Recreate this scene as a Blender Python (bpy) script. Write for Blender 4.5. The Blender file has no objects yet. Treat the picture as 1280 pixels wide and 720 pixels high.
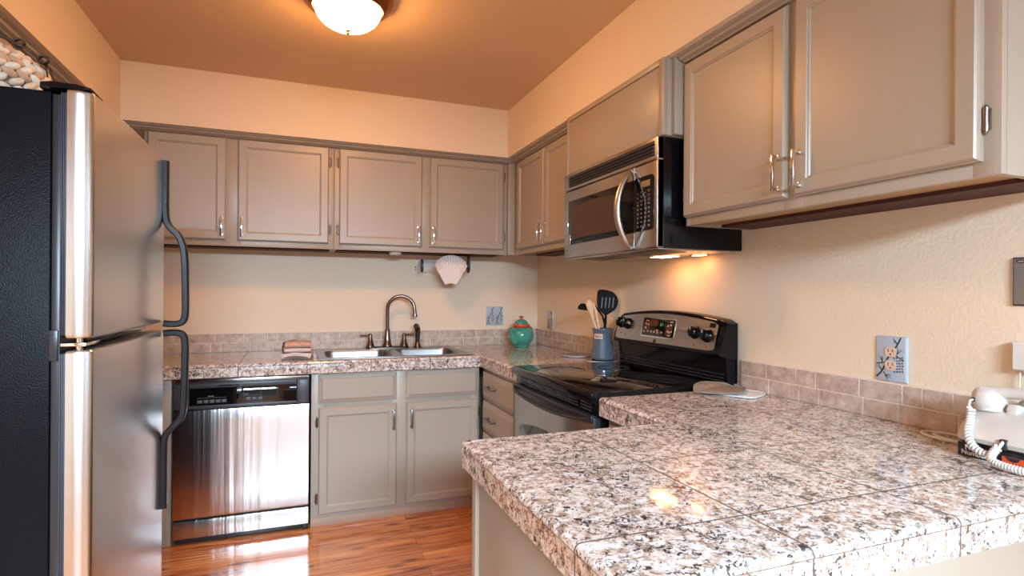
import bpy, bmesh, math, random
from mathutils import Vector, Matrix

random.seed(7)
scene = bpy.context.scene
C = scene.collection
R = math.radians

# ------------------------------------------------------------------ camera, world, light, exposure
cam_d = bpy.data.cameras.new('camera')
cam_d.sensor_fit = 'HORIZONTAL'
cam_d.sensor_width = 36.0
cam_d.lens = 699.34 / 1280 * 36.0
cam_d.shift_y = 6.32 / 1280
cam_d.clip_start = 0.05
cam = bpy.data.objects.new('camera', cam_d)
C.objects.link(cam)
_yaw, _roll = 0.3641, 0.0072
_fw = Vector((math.sin(_yaw), math.cos(_yaw), 0))
_rt = Vector((math.cos(_yaw), -math.sin(_yaw), 0))
_up = Vector((0, 0, 1))
_r2 = _rt * math.cos(_roll) + _up * math.sin(_roll)
_u2 = -_rt * math.sin(_roll) + _up * math.cos(_roll)
_m = Matrix((_r2, _u2, -_fw)).transposed().to_4x4()
_m.translation = Vector((-1.6317, -3.7603, 1.2569))
cam.matrix_world = _m
scene.camera = cam

scene.view_settings.view_transform = 'Standard'
scene.view_settings.look = 'None'
scene.view_settings.gamma = 1.0
scene.view_settings.use_curve_mapping = False
scene.view_settings.exposure = 0.2

world = bpy.data.worlds.new('world')
scene.world = world
world.use_nodes = True
_bg = world.node_tree.nodes['Background']
_bg.inputs[0].default_value = (0.78, 0.88, 1.0, 1)
_bg.inputs[1].default_value = 0.45


def area(name, loc, rot, sx, sy, power, col, spread=180):
    d = bpy.data.lights.new(name, 'AREA')
    d.shape = 'RECTANGLE'
    d.size, d.size_y = sx, sy
    d.energy = power
    d.color = col
    d.spread = R(spread)
    o = bpy.data.objects.new(name, d)
    o.location = loc
    o.rotation_euler = rot
    C.objects.link(o)
    return o


# daylight lamps outside an unseen glass door and window, invented as its source
area('daylight_glass_door', (-1.55, -6.1, 2.25), (R(58), 0, 0), 1.7, 0.6, 390, (0.60, 0.81, 1.0), 140)
area('daylight_window', (0.75, -6.1, 2.20), (R(58), 0, R(16)), 1.9, 0.6, 45, (0.60, 0.81, 1.0), 140)
LAMP_COL = (1.0, 0.46, 0.145)
LAMP_E = 80.0
HOOD_COL = (1.0, 0.42, 0.15)
HOOD_E = 34.0

# ------------------------------------------------------------------ helpers
OFF = {}
FRAMES = {
    'B': (Vector((0, 0, 0)), 0.0),
    'R': (Vector((0, 0, 0)), -math.pi / 2),
    'L': (Vector((-2.865, 0, 0)), math.pi / 2),
}


def tag(o, label=None, cat=None, group=None, kind=None):
    if label: o['label'] = label
    if cat: o['category'] = cat
    if group: o['group'] = group
    if kind: o['kind'] = kind
    return o


def thing(name, label, cat, base, frame='B', group=None):
    """Empty at the thing's base; base and all part meshes are given in the frame's coordinates."""
    org, rz = FRAMES[frame]
    o = bpy.data.objects.new(name, None)
    o.empty_display_size = 0.1
    C.objects.link(o)
    b = Vector(base)
    o.location = org + Matrix.Rotation(rz, 3, 'Z') @ b
    o.rotation_euler = (0, 0, rz)
    OFF[o.name] = b
    return tag(o, label, cat, group)


def off_of(o):
    return OFF[o.name]


class MB:
    def __init__(s):
        s.bm = bmesh.new()

    def _cube(s, x0, x1, y0, y1, z0, z1):
        v = [s.bm.verts.new(p) for p in ((x0, y0, z0), (x1, y0, z0), (x1, y1, z0), (x0, y1, z0),
                                         (x0, y0, z1), (x1, y0, z1), (x1, y1, z1), (x0, y1, z1))]
        f = [s.bm.faces.new([v[i] for i in q]) for q in
             ((3, 2, 1, 0), (4, 5, 6, 7), (0, 1, 5, 4), (1, 2, 6, 5), (2, 3, 7, 6), (3, 0, 4, 7))]
        return v, f

    def box(s, x0, x1, y0, y1, z0, z1, bev=0.0, seg=2):
        x0, x1 = min(x0, x1), max(x0, x1)
        y0, y1 = min(y0, y1), max(y0, y1)
        z0, z1 = min(z0, z1), max(z0, z1)
        v, f = s._cube(x0, x1, y0, y1, z0, z1)
        if bev > 0:
            ed = list({e for q in f for e in q.edges})
            bmesh.ops.bevel(s.bm, geom=ed, offset=bev, segments=seg, affect='EDGES', profile=0.5)
        return s

    def nest(s, x0, x1, z0, z1, loops, cap0=True, cap1=True):
        """Nested rectangles in the XZ plane facing -Y: loops = [(inset, y), ...] from the back outwards/inwards."""
        prev = None
        for (i, y) in loops:
            r = [s.bm.verts.new(p) for p in ((x0 + i, y, z0 + i), (x1 - i, y, z0 + i), (x1 - i, y, z1 - i), (x0 + i, y, z1 - i))]
            if prev is None:
                if cap0: s.bm.faces.new(r[::-1])
            else:
                for k in range(4):
                    s.bm.faces.new((prev[k], prev[(k + 1) % 4], r[(k + 1) % 4], r[k]))
            prev = r
        if cap1: s.bm.faces.new(prev)
        return s

    def loops(s, rings, cap0=True, cap1=True, closed=True):
        prev = None
        for r in rings:
            vs = [s.bm.verts.new(p) for p in r]
            n = len(vs)
            if prev is None:
                if cap0: s.bm.faces.new(vs[::-1])
            else:
                for k in range(n if closed else n - 1):
                    s.bm.faces.new((prev[k], prev[(k + 1) % n], vs[(k + 1) % n], vs[k]))
            prev = vs
        if cap1: s.bm.faces.new(prev)
        return s

    def lathe(s, prof, cx, cy, n=40, axis='Z', cz=0.0, cap0=True, cap1=True):
        """prof: [(r, h)], revolved about an axis through (cx,cy[,cz])."""
        rings = []
        for (r, h) in prof:
            ring = []
            for k in range(n):
                a = 2 * math.pi * k / n
                c, q = r * math.cos(a), r * math.sin(a)
                if axis == 'Z': ring.append((cx + c, cy + q, h))
                elif axis == 'Y': ring.append((cx + q, h, cz + c))
                else: ring.append((h, cy + c, cz + q))
            rings.append(ring)
        return s.loops(rings, cap0, cap1)

    def tube(s, pts, r, n=12, cap=True, flat=None, upref=(0, 0, 1)):
        """r: radius or list. flat: (a,b) scale of the section along side/up."""
        P = [Vector(p) for p in pts]
        rings = []
        prev_n = None
        for i, p in enumerate(P):
            t = (P[min(i + 1, len(P) - 1)] - P[max(i - 1, 0)]).normalized()
            if prev_n is None:
                u = Vector(upref)
                if abs(t.dot(u)) > 0.95: u = Vector((1, 0, 0))
                nn = (u - t * t.dot(u)).normalized()
            else:
                nn = (prev_n - t * t.dot(prev_n)).normalized()
            prev_n = nn
            bb = t.cross(nn)
            rr = r[i] if isinstance(r, (list, tuple)) else r
            fa, fb = flat if flat else (1, 1)
            rings.append([tuple(p + nn * (math.cos(2 * math.pi * k / n) * rr * fb) + bb * (math.sin(2 * math.pi * k / n) * rr * fa)) for k in range(n)])
        return s.loops(rings, cap, cap)

    def prism(s, poly, a0, a1, axis='X', bev=0.0, seg=2):
        """Extrude a 2D polygon. axis X: poly (y,z); Y: (x,z); Z: (x,y)."""
        def pt(p, a):
            return (a, p[0], p[1]) if axis == 'X' else ((p[0], a, p[1]) if axis == 'Y' else (p[0], p[1], a))
        v0 = [s.bm.verts.new(pt(p, a0)) for p in poly]
        v1 = [s.bm.verts.new(pt(p, a1)) for p in poly]
        n = len(poly)
        fs = [s.bm.faces.new(v0), s.bm.faces.new(v1[::-1])]
        for k in range(n):
            fs.append(s.bm.faces.new((v0[k], v1[k], v1[(k + 1) % n], v0[(k + 1) % n])))
        if bev > 0:
            ed = list({e for f in fs for e in f.edges})
            bmesh.ops.bevel(s.bm, geom=ed, offset=bev, segments=seg, affect='EDGES', profile=0.5)
        return s

    def ball(s, c, r, sc=(1, 1, 1), rot=None, u=14, v=9):
        M = Matrix.Translation(Vector(c))
        if rot is not None: M = M @ rot.to_4x4()
        M = M @ Matrix.Diagonal((r * sc[0], r * sc[1], r * sc[2], 1))
        bmesh.ops.create_uvsphere(s.bm, u_segments=u, v_segments=v, radius=1.0, matrix=M)
        return s

    def build(s, name, mat, parent=None, angle=35, origin=None, kind=None, label=None):
        bmesh.ops.recalc_face_normals(s.bm, faces=s.bm.faces)
        o_off = Vector((0, 0, 0))
        if parent is not None: o_off = off_of(parent)
        if origin is not None: o_off = Vector(origin)
        bmesh.ops.translate(s.bm, verts=s.bm.verts, vec=-o_off)
        me = bpy.data.meshes.new(name)
        s.bm.to_mesh(me)
        s.bm.free()
        for p in me.polygons: p.use_smooth = True
        me.set_sharp_from_angle(angle=R(angle))
        me.materials.append(mat)
        o = bpy.data.objects.new(name, me)
        C.objects.link(o)
        if parent is not None:
            o.parent = parent
            if origin is not None: o.location = Vector(origin) - off_of(parent)
            OFF[o.name] = o_off
        elif origin is not None:
            o.location = origin
        OFF[o.name] = o_off
        if kind: o['kind'] = kind
        if label: o['label'] = label
        return o


def inst(src, parent, pos):
    """A copy of a part sharing its mesh, placed at pos (in the frame's coordinates) under parent."""
    o = bpy.data.objects.new(src.name.split('.')[0], src.data)
    C.objects.link(o)
    o.parent = parent
    o.location = Vector(pos) - off_of(parent)
    OFF[o.name] = Vector(pos)
    return o


def struct(name, mb, mat, angle=35):
    o = mb.build(name, mat, None, angle)
    o['kind'] = 'structure'
    return o


def text_mesh(txt, size, extrude=0.0003, bold=False):
    cu = bpy.data.curves.new('lettering', 'FONT')
    cu.body = txt
    cu.size = size
    cu.extrude = extrude
    cu.align_x = 'CENTER'
    cu.align_y = 'CENTER'
    if bold: cu.offset = size * 0.02
    ob = bpy.data.objects.new('lettering', cu)
    C.objects.link(ob)
    dg = bpy.context.evaluated_depsgraph_get()
    me = bpy.data.meshes.new_from_object(ob.evaluated_get(dg))
    bpy.data.objects.remove(ob)
    bpy.data.curves.remove(cu)
    return me


def text(name, txt, size, pos, mat, parent, rot=None, sx=1.0, bold=False):
    """Lettering standing in the frame's XZ plane, facing -Y, centred on pos."""
    me = text_mesh(txt, size, bold=bold)
    M = Matrix(((sx, 0, 0, 0), (0, 0, -1, 0), (0, 1, 0, 0), (0, 0, 0, 1)))
    if rot is not None: M = rot.to_4x4() @ M
    me.transform(M)
    me.materials.clear()
    me.materials.append(mat)
    o = bpy.data.objects.new(name, me)
    C.objects.link(o)
    o.parent = parent
    o.location = Vector(pos) - off_of(parent)
    OFF[o.name] = Vector(pos)
    return o


def rrect(cx, cy, hx, hy, r, z, n=6):
    """Rounded rectangle loop in the XY plane."""
    pts = []
    for (sx, sy, a0) in ((1, 1, 0), (-1, 1, 90), (-1, -1, 180), (1, -1, 270)):
        for k in range(n + 1):
            a = R(a0 + 90 * k / n)
            pts.append((cx + sx * (hx - r) + r * math.cos(a), cy + sy * (hy - r) + r * math.sin(a), z))
    return pts


# ------------------------------------------------------------------ materials
def new_mat(name):
    m = bpy.data.materials.new(name)
    m.use_nodes = True
    nt = m.node_tree
    b = nt.nodes['Principled BSDF']
    return m, nt, b


def N(nt, t, **kw):
    n = nt.nodes.new(t)
    for k, v in kw.items(): setattr(n, k, v)
    return n


def simple(name, col, rough=0.5, metal=0.0, coat=0.0, spec=None, emit=None, estr=0.0):
    m, nt, b = new_mat(name)
    b.inputs['Base Color'].default_value = (*col, 1)
    b.inputs['Roughness'].default_value = rough
    b.inputs['Metallic'].default_value = metal
    if coat: b.inputs['Coat Weight'].default_value = coat
    if spec is not None: b.inputs['Specular IOR Level'].default_value = spec
    if emit:
        b.inputs['Emission Color'].default_value = (*emit, 1)
        b.inputs['Emission Strength'].default_value = estr
    return m


def bump_noise(nt, b, scale, strength, dist=0.002, detail=3.0, vec=None, rough=0.5, tex='noise'):
    if tex == 'noise':
        n = N(nt, 'ShaderNodeTexNoise')
        n.inputs['Scale'].default_value = scale
        n.inputs['Detail'].default_value = detail
        out = n.outputs['Fac']
    else:
        n = N(nt, 'ShaderNodeTexVoronoi')
        n.inputs['Scale'].default_value = scale
        out = n.outputs['Distance']
    if vec is not None: nt.links.new(vec, n.inputs['Vector'])
    bp = N(nt, 'ShaderNodeBump')
    bp.inputs['Strength'].default_value = strength
    bp.inputs['Distance'].default_value = dist
    nt.links.new(out, bp.inputs['Height'])
    nt.links.new(bp.outputs['Normal'], b.inputs['Normal'])
    return bp, n


def objco(nt, scale=(1, 1, 1)):
    tc = N(nt, 'ShaderNodeTexCoord')
    mp = N(nt, 'ShaderNodeMapping')
    mp.inputs['Scale'].default_value = scale
    nt.links.new(tc.outputs['Object'], mp.inputs['Vector'])
    return mp.outputs['Vector']


def plaster(name, col, strength=0.36, scale=85):
    m, nt, b = new_mat(name)
    b.inputs['Base Color'].default_value = (*col, 1)
    b.inputs['Roughness'].default_value = 0.62
    bump_noise(nt, b, scale, strength, 0.004, 2.0, objco(nt))
    return m


def mix_rgb(nt, fac, a, b, mode='MIX'):
    n = N(nt, 'ShaderNodeMix', data_type='RGBA', blend_type=mode)
    for inp, v in ((n.inputs[0], fac), (n.inputs[6], a), (n.inputs[7], b)):
        if isinstance(v, (tuple, list)): inp.default_value = (*v, 1) if len(v) == 3 else v
        elif isinstance(v, (int, float)): inp.default_value = v
        else: nt.links.new(v, inp)
    return n.outputs[2]


def ramp(nt, fac, stops, interp='LINEAR'):
    n = N(nt, 'ShaderNodeValToRGB')
    n.color_ramp.interpolation = interp
    el = n.color_ramp.elements
    while len(el) > 1: el.remove(el[-1])
    el[0].position = stops[0][0]
    el[0].color = (*stops[0][1], 1)
    for p, c in stops[1:]:
        e = el.new(p)
        e.color = (*c, 1)
    nt.links.new(fac, n.inputs['Fac'])
    return n.outputs['Color']


def math_n(nt, op, a, b=None, c=None):
    n = N(nt, 'ShaderNodeMath', operation=op)
    for i, v in enumerate((a, b, c)):
        if v is None: continue
        if isinstance(v, (int, float)): n.inputs[i].default_value = v
        else: nt.links.new(v, n.inputs[i])
    return n.outputs[0]


def cabinet_paint(name, col):
    m, nt, b = new_mat(name)
    v = objco(nt, (38, 38, 2.2))
    n = N(nt, 'ShaderNodeTexNoise')
    n.inputs['Scale'].default_value = 1.6
    n.inputs['Detail'].default_value = 5
    n.inputs['Distortion'].default_value = 0.6
    nt.links.new(v, n.inputs['Vector'])
    c = ramp(nt, n.outputs['Fac'], ((0.25, tuple(x * 0.985 for x in col)), (0.75, tuple(min(1, x * 1.015) for x in col))))
    nt.links.new(c, b.inputs['Base Color'])
    b.inputs['Roughness'].default_value = 0.36
    bp = N(nt, 'ShaderNodeBump')
    bp.inputs['Strength'].default_value = 0.22
    bp.inputs['Distance'].default_value = 0.0012
    nt.links.new(n.outputs['Fac'], bp.inputs['Height'])
    nt.links.new(bp.outputs['Normal'], b.inputs['Normal'])
    return m


def granite(name, ox=0.0, oy=0.0, tx=0.3275, ty=0.311, hz=None):
    """Polished speckled granite tile with thin joints; hz = height of the edge-tile joint."""
    m, nt, b = new_mat(name)
    geo = N(nt, 'ShaderNodeNewGeometry')
    pos = geo.outputs['Position']
    sep = N(nt, 'ShaderNodeSeparateXYZ')
    nt.links.new(pos, sep.inputs[0])
    # tile index gives every tile its own cut of stone
    fx = math_n(nt, 'DIVIDE', math_n(nt, 'SUBTRACT', sep.outputs[0], ox), tx)
    fy = math_n(nt, 'DIVIDE', math_n(nt, 'SUBTRACT', sep.outputs[1], oy), ty)
    comb = N(nt, 'ShaderNodeCombineXYZ')
    nt.links.new(math_n(nt, 'FLOOR', fx), comb.inputs[0])
    nt.links.new(math_n(nt, 'FLOOR', fy), comb.inputs[1])
    wn = N(nt, 'ShaderNodeTexWhiteNoise', noise_dimensions='3D')
    nt.links.new(comb.outputs[0], wn.inputs['Vector'])
    vs = N(nt, 'ShaderNodeVectorMath', operation='MULTIPLY_ADD')
    nt.links.new(wn.outputs['Color'], vs.inputs[0])
    vs.inputs[1].default_value = (3, 3, 3)
    nt.links.new(pos, vs.inputs[2])
    V = vs.outputs[0]

    def noise(scale, detail, dist=0.0, rough=0.6):
        n = N(nt, 'ShaderNodeTexNoise')
        n.inputs['Scale'].default_value = scale
        n.inputs['Detail'].default_value = detail
        n.inputs['Distortion'].default_value = dist
        n.inputs['Roughness'].default_value = rough
        nt.links.new(V, n.inputs['Vector'])
        return n.outputs['Fac']
    low = noise(13, 3, 0.8)
    mid = noise(34, 3, 0.5)
    def biased(n, k, m=0.0):
        v = math_n(nt, 'ADD', n, math_n(nt, 'MULTIPLY', math_n(nt, 'SUBTRACT', low, 0.5), k * 0.55))
        return math_n(nt, 'ADD', v, math_n(nt, 'MULTIPLY', math_n(nt, 'SUBTRACT', mid, 0.5), m)) if m else v
    base = ramp(nt, noise(62, 6, 0.3), ((0.36, (0.42, 0.31, 0.245)), (0.45, (0.62, 0.52, 0.445)), (0.53, (0.72, 0.665, 0.63)), (0.64, (0.83, 0.81, 0.795))))
    rust = ramp(nt, biased(noise(66, 5, 0.8), 0.25), ((0.55, (0, 0, 0)), (0.60, (1, 1, 1))))
    c1 = mix_rgb(nt, math_n(nt, 'MULTIPLY', rust, 0.75), base, (0.23, 0.135, 0.085))
    grey = ramp(nt, biased(noise(70, 6, 1.2, 0.7), 0.35, 0.3), ((0.56, (0, 0, 0)), (0.60, (1, 1, 1))))
    c2 = mix_rgb(nt, math_n(nt, 'MULTIPLY', grey, 0.78), c1, (0.175, 0.165, 0.17))
    dark = ramp(nt, biased(noise(105, 5, 1.0, 0.62), 0.35, 0.35), ((0.565, (0, 0, 0)), (0.595, (1, 1, 1))))
    c3 = mix_rgb(nt, math_n(nt, 'MULTIPLY', dark, 0.93), c2, (0.026, 0.020, 0.018))
    # joints
    def joint(f, w):
        fr = math_n(nt, 'FRACT', f)
        d = math_n(nt, 'MINIMUM', fr, math_n(nt, 'SUBTRACT', 1.0, fr))
        return math_n(nt, 'LESS_THAN', d, w)
    j = math_n(nt, 'MAXIMUM', joint(fx, 0.0064), joint(fy, 0.0064))
    if hz is not None:
        dz = math_n(nt, 'ABSOLUTE', math_n(nt, 'SUBTRACT', sep.outputs[2], hz))
        j = math_n(nt, 'MAXIMUM', j, math_n(nt, 'LESS_THAN', dz, 0.0012))
    c4 = mix_rgb(nt, math_n(nt, 'MULTIPLY', j, 0.92), c3, (0.085, 0.062, 0.048))
    nt.links.new(c4, b.inputs['Base Color'])
    rg = math_n(nt, 'ADD', math_n(nt, 'MULTIPLY', j, 0.5), 0.07)
    nt.links.new(rg, b.inputs['Roughness'])
    b.inputs['IOR'].default_value = 1.55
    bp = N(nt, 'ShaderNodeBump')
    bp.inputs['Strength'].default_value = 0.5
    bp.inputs['Distance'].default_value = 0.001
    bp.invert = True
    nt.links.new(j, bp.inputs['Height'])
    nt.links.new(bp.outputs['Normal'], b.inputs['Normal'])
    return m


def travertine(name):
    m, nt, b = new_mat(name)
    at = N(nt, 'ShaderNodeAttribute', attribute_name='tile_shade')
    v = objco(nt)
    n = N(nt, 'ShaderNodeTexNoise')
    n.inputs['Scale'].default_value = 22
    n.inputs['Detail'].default_value = 7
    n.inputs['Roughness'].default_value = 0.68
    n.inputs['Distortion'].default_value = 0.35
    nt.links.new(v, n.inputs['Vector'])
    c = ramp(nt, n.outputs['Fac'], ((0.30, (0.30, 0.225, 0.175)), (0.46, (0.47, 0.37, 0.30)), (0.58, (0.56, 0.46, 0.385)), (0.72, (0.70, 0.60, 0.52))))
    c2 = mix_rgb(nt, 1.0, c, at.outputs['Color'], 'MULTIPLY')
    nt.links.new(c2, b.inputs['Base Color'])
    b.inputs['Roughness'].default_value = 0.33
    bp = N(nt, 'ShaderNodeBump')
    bp.inputs['Strength'].default_value = 0.15
    bp.inputs['Distance'].default_value = 0.001
    nt.links.new(n.outputs['Fac'], bp.inputs['Height'])
    nt.links.new(bp.outputs['Normal'], b.inputs['Normal'])
    return m


def wood_floor(name):
    m, nt, b = new_mat(name)
    v = objco(nt)
    br = N(nt, 'ShaderNodeTexBrick')
    br.offset = 0.37
    br.offset_frequency = 2
    br.inputs['Color1'].default_value = (0, 0, 0, 1)
    br.inputs['Color2'].default_value = (1, 1, 1, 1)
    br.inputs['Mortar'].default_value = (0.5, 0.5, 0.5, 1)
    br.inputs['Scale'].default_value = 1.0
    br.inputs['Mortar Size'].default_value = 0.0011
    br.inputs['Brick Width'].default_value = 0.78
    br.inputs['Row Height'].default_value = 0.083
    nt.links.new(v, br.inputs['Vector'])
    # grain stretched along the boards, shifted per board
    sh = N(nt, 'ShaderNodeVectorMath', operation='MULTIPLY_ADD')
    nt.links.new(br.outputs['Color'], sh.inputs[0])
    sh.inputs[1].default_value = (7, 3, 5)
    nt.links.new(v, sh.inputs[2])
    mp = N(nt, 'ShaderNodeMapping')
    mp.inputs['Scale'].default_value = (2.2, 26, 26)
    nt.links.new(sh.outputs[0], mp.inputs['Vector'])
    g = N(nt, 'ShaderNodeTexNoise')
    g.inputs['Scale'].default_value = 1.0
    g.inputs['Detail'].default_value = 7
    g.inputs['Distortion'].default_value = 1.4
    nt.links.new(mp.outputs['Vector'], g.inputs['Vector'])
    grain = ramp(nt, g.outputs['Fac'], ((0.20, (0.10, 0.026, 0.010)), (0.36, (0.42, 0.13, 0.038)), (0.46, (0.64, 0.225, 0.062)), (0.6, (0.80, 0.33, 0.105)), (0.8, (0.88, 0.46, 0.19))))
    tone = mix_rgb(nt, 1.0, grain, ramp(nt, br.outputs['Color'], ((0, (0.72, 0.66, 0.62)), (1, (1.12, 1.12, 1.12)))), 'MULTIPLY')
    # knots and mineral streaks
    mp2 = N(nt, 'ShaderNodeMapping')
    mp2.inputs['Scale'].default_value = (3.4, 11, 11)
    nt.links.new(sh.outputs[0], mp2.inputs['Vector'])
    vo = N(nt, 'ShaderNodeTexVoronoi')
    vo.inputs['Scale'].default_value = 1.0
    nt.links.new(mp2.outputs['Vector'], vo.inputs['Vector'])
    kn = ramp(nt, vo.outputs['Distance'], ((0.09, (1, 1, 1)), (0.22, (0, 0, 0))))
    c = mix_rgb(nt, math_n(nt, 'MULTIPLY', kn, 0.8), tone, (0.06, 0.018, 0.009))
    c2 = mix_rgb(nt, math_n(nt, 'MULTIPLY', br.outputs['Fac'], 0.85), c, (0.05, 0.018, 0.01))
    nt.links.new(c2, b.inputs['Base Color'])
    b.inputs['Roughness'].default_value = 0.16
    b.inputs['Coat Weight'].default_value = 0.4
    b.inputs['Coat Roughness'].default_value = 0.08
    bp = N(nt, 'ShaderNodeBump')
    bp.inputs['Strength'].default_value = 0.25
    bp.inputs['Distance'].default_value = 0.001
    bp.invert = True
    nt.links.new(br.outputs['Fac'], bp.inputs['Height'])
    nt.links.new(bp.outputs['Normal'], b.inputs['Normal'])
    return m


def brushed(name, col=(0.50, 0.475, 0.45), rough=0.27, aniso=0.75, rot=0.25, axis='Z'):
    m, nt, b = new_mat(name)
    b.inputs['Base Color'].default_value = (*col, 1)
    b.inputs['Metallic'].default_value = 1.0
    b.inputs['Roughness'].default_value = rough
    b.inputs['Anisotropic'].default_value = aniso
    b.inputs['Anisotropic Rotation'].default_value = rot
    t = N(nt, 'ShaderNodeTangent', direction_type='RADIAL', axis=axis)
    nt.links.new(t.outputs[0], b.inputs['Tangent'])
    return m


def wood_plain(name, c0, c1, rough=0.45, axis=0):
    m, nt, b = new_mat(name)
    sc = [22, 22, 22]
    sc[axis] = 2
    v = objco(nt, tuple(sc))
    n = N(nt, 'ShaderNodeTexNoise')
    n.inputs['Scale'].default_value = 1.2
    n.inputs['Detail'].default_value = 5
    nt.links.new(v, n.inputs['Vector'])
    nt.links.new(ramp(nt, n.outputs['Fac'], ((0.3, c0), (0.7, c1))), b.inputs['Base Color'])
    b.inputs['Roughness'].default_value = rough
    return m


M = {}
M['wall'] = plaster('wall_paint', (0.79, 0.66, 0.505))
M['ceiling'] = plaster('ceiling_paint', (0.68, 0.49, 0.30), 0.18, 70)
M['cab'] = cabinet_paint('taupe_cabinet_paint', (0.375, 0.322, 0.260))
M['cab_smooth'] = simple('taupe_moulding_paint', (0.34, 0.29, 0.235), 0.4)
M['cab_in'] = simple('cabinet_underside', (0.40, 0.24, 0.11), 0.5)
M['redwood'] = wood_plain('dark_red_wood', (0.040, 0.009, 0.006), (0.075, 0.016, 0.010), 0.65)
M['toe'] = wood_plain('toe_board_wood', (0.40, 0.25, 0.17), (0.52, 0.35, 0.25), 0.4)
M['granite'] = granite('granite_tile', ox=-0.605, oy=-2.715, hz=0.8755)
M['trav'] = travertine('travertine_tile')
M['grout'] = simple('grout', (0.74, 0.65, 0.57), 0.8)
M['floor'] = wood_floor('hardwood_floor')
M['steel'] = brushed('brushed_steel')
M['steel_fridge'] = brushed('brushed_steel_fridge', (0.56, 0.55, 0.54), 0.26, 0.6)
M['steel_sink'] = brushed('sink_steel', (0.33, 0.33, 0.34), 0.32, 0.0)
M['steel_dw'] = brushed('streaky_brushed_steel', (0.62, 0.60, 0.58), 0.2, 0.8)
_nt = M['steel_dw'].node_tree
bump_noise(_nt, _nt.nodes['Principled BSDF'], 1.0, 0.6, 0.004, 3.0, objco(_nt, (16, 1, 0.35)))
M['chrome'] = simple('polished_chrome', (0.80, 0.79, 0.78), 0.09, 1.0)
M['nickel'] = simple('dark_brushed_nickel', (0.21, 0.175, 0.155), 0.24, 1.0)
M['pewter'] = simple('pewter_pull', (0.23, 0.20, 0.18), 0.3, 1.0)
M['black'] = simple('black_gloss', (0.004, 0.004, 0.005), 0.08, spec=0.25)
M['blackglass'] = simple('black_glass', (0.004, 0.004, 0.004), 0.025, coat=0.5)
M['blacksatin'] = simple('black_satin_plastic', (0.018, 0.019, 0.022), 0.32)
M['charcoal'] = simple('charcoal_plastic', (0.045, 0.047, 0.054), 0.38)
M['handle'] = simple('dark_handle_plastic', (0.013, 0.014, 0.017), 0.34, spec=0.3)
M['darkgap'] = simple('dark_recess', (0.008, 0.008, 0.008), 0.8)
M['gasket'] = simple('gasket_rubber', (0.035, 0.035, 0.05), 0.45)
m, nt, b = new_mat('pebbled_black_fridge_side')
b.inputs['Base Color'].default_value = (0.006, 0.006, 0.008, 1)
b.inputs['Roughness'].default_value = 0.3
b.inputs['Specular IOR Level'].default_value = 0.07
bump_noise(nt, b, 300, 0.4, 0.002, 2.0, objco(nt))
M['pebble'] = m
M['white'] = simple('white_plastic', (0.72, 0.69, 0.64), 0.3)
M['phone'] = simple('phone_ivory_plastic', (0.60, 0.56, 0.51), 0.25, coat=0.2)
M['cordwhite'] = simple('cord_white', (0.70, 0.68, 0.65), 0.35)
M['paper'] = simple('paper_towel', (0.82, 0.76, 0.74), 0.9)
M['teal'] = simple('teal_glaze', (0.055, 0.30, 0.235), 0.08, coat=0.6)
M['orange'] = simple('orange_glaze', (0.62, 0.075, 0.02), 0.1, coat=0.6)
M['crock'] = simple('blue_grey_glaze', (0.085, 0.125, 0.17), 0.12, coat=0.5)
M['crocktag'] = simple('clay_tag', (0.66, 0.48, 0.40), 0.5)
M['ink'] = simple('dark_ink', (0.03, 0.022, 0.02), 0.6)
M['spoonwood'] = wood_plain('light_spoon_wood', (0.62, 0.42, 0.26), (0.74, 0.54, 0.36), 0.5, 2)
M['nylon'] = simple('black_nylon', (0.005, 0.005, 0.006), 0.6, spec=0.12)
M['trivetdark'] = simple('dark_trivet_glaze', (0.03, 0.033, 0.045), 0.1, coat=0.5)
M['trivetpale'] = simple('pale_trivet_edge', (0.62, 0.60, 0.66), 0.2)
M['plate_blue'] = simple('blue_painted_plate', (0.42, 0.49, 0.57), 0.3)
M['plate_edge'] = simple('pale_blue_plate_edge', (0.55, 0.68, 0.76), 0.3)
M['recept'] = simple('almond_receptacle', (0.70, 0.50, 0.37), 0.35)
M['needle'] = simple('pine_needle_green', (0.05, 0.10, 0.075), 0.5)
M['greyplate'] = simple('grey_metal_plate', (0.25, 0.245, 0.24), 0.42, 0.2)
M['whitemark'] = simple('pale_marking', (0.72, 0.70, 0.68), 0.5)
M['burner'] = simple('burner_print', (0.035, 0.033, 0.032), 0.25)
M['greymark2'] = simple('dim_display_marking', (0.40, 0.36, 0.34), 0.5)
M['greymark'] = simple('grey_marking', (0.17, 0.155, 0.15), 0.5)
M['browndisp'] = simple('brown_display_lens', (0.085, 0.030, 0.014), 0.12)
M['greenled'] = simple('green_display_digits', (0.05, 0.25, 0.05), 0.4, emit=(0.12, 0.6, 0.12), estr=0.2)
M['amberdisp'] = simple('amber_display', (0.26, 0.17, 0.07), 0.25)
M['redmark'] = simple('red_marking', (0.30, 0.05, 0.03), 0.5)
M['spine'] = simple('black_book_spine', (0.012, 0.012, 0.014), 0.3)
M['spineorange'] = simple('orange_book_spine', (0.72, 0.09, 0.025), 0.4)
M['pages'] = simple('book_pages', (0.62, 0.56, 0.45), 0.8)
M['wire'] = simple('dark_twisted_wire', (0.06, 0.035, 0.025), 0.3, 0.8)
M['bronze'] = simple('copper_bronze_rim', (0.40, 0.165, 0.055), 0.22, 1.0)
M['dome'] = simple('lit_glass_dome', (0.9, 0.85, 0.75), 0.3, emit=LAMP_COL, estr=LAMP_E)
M['hoodlens'] = simple('lit_hood_lamp_lens', (0.9, 0.8, 0.6), 0.3, emit=HOOD_COL, estr=HOOD_E)
M['filter'] = simple('grey_mesh_filter', (0.24, 0.20, 0.17), 0.35, 0.9)
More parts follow.
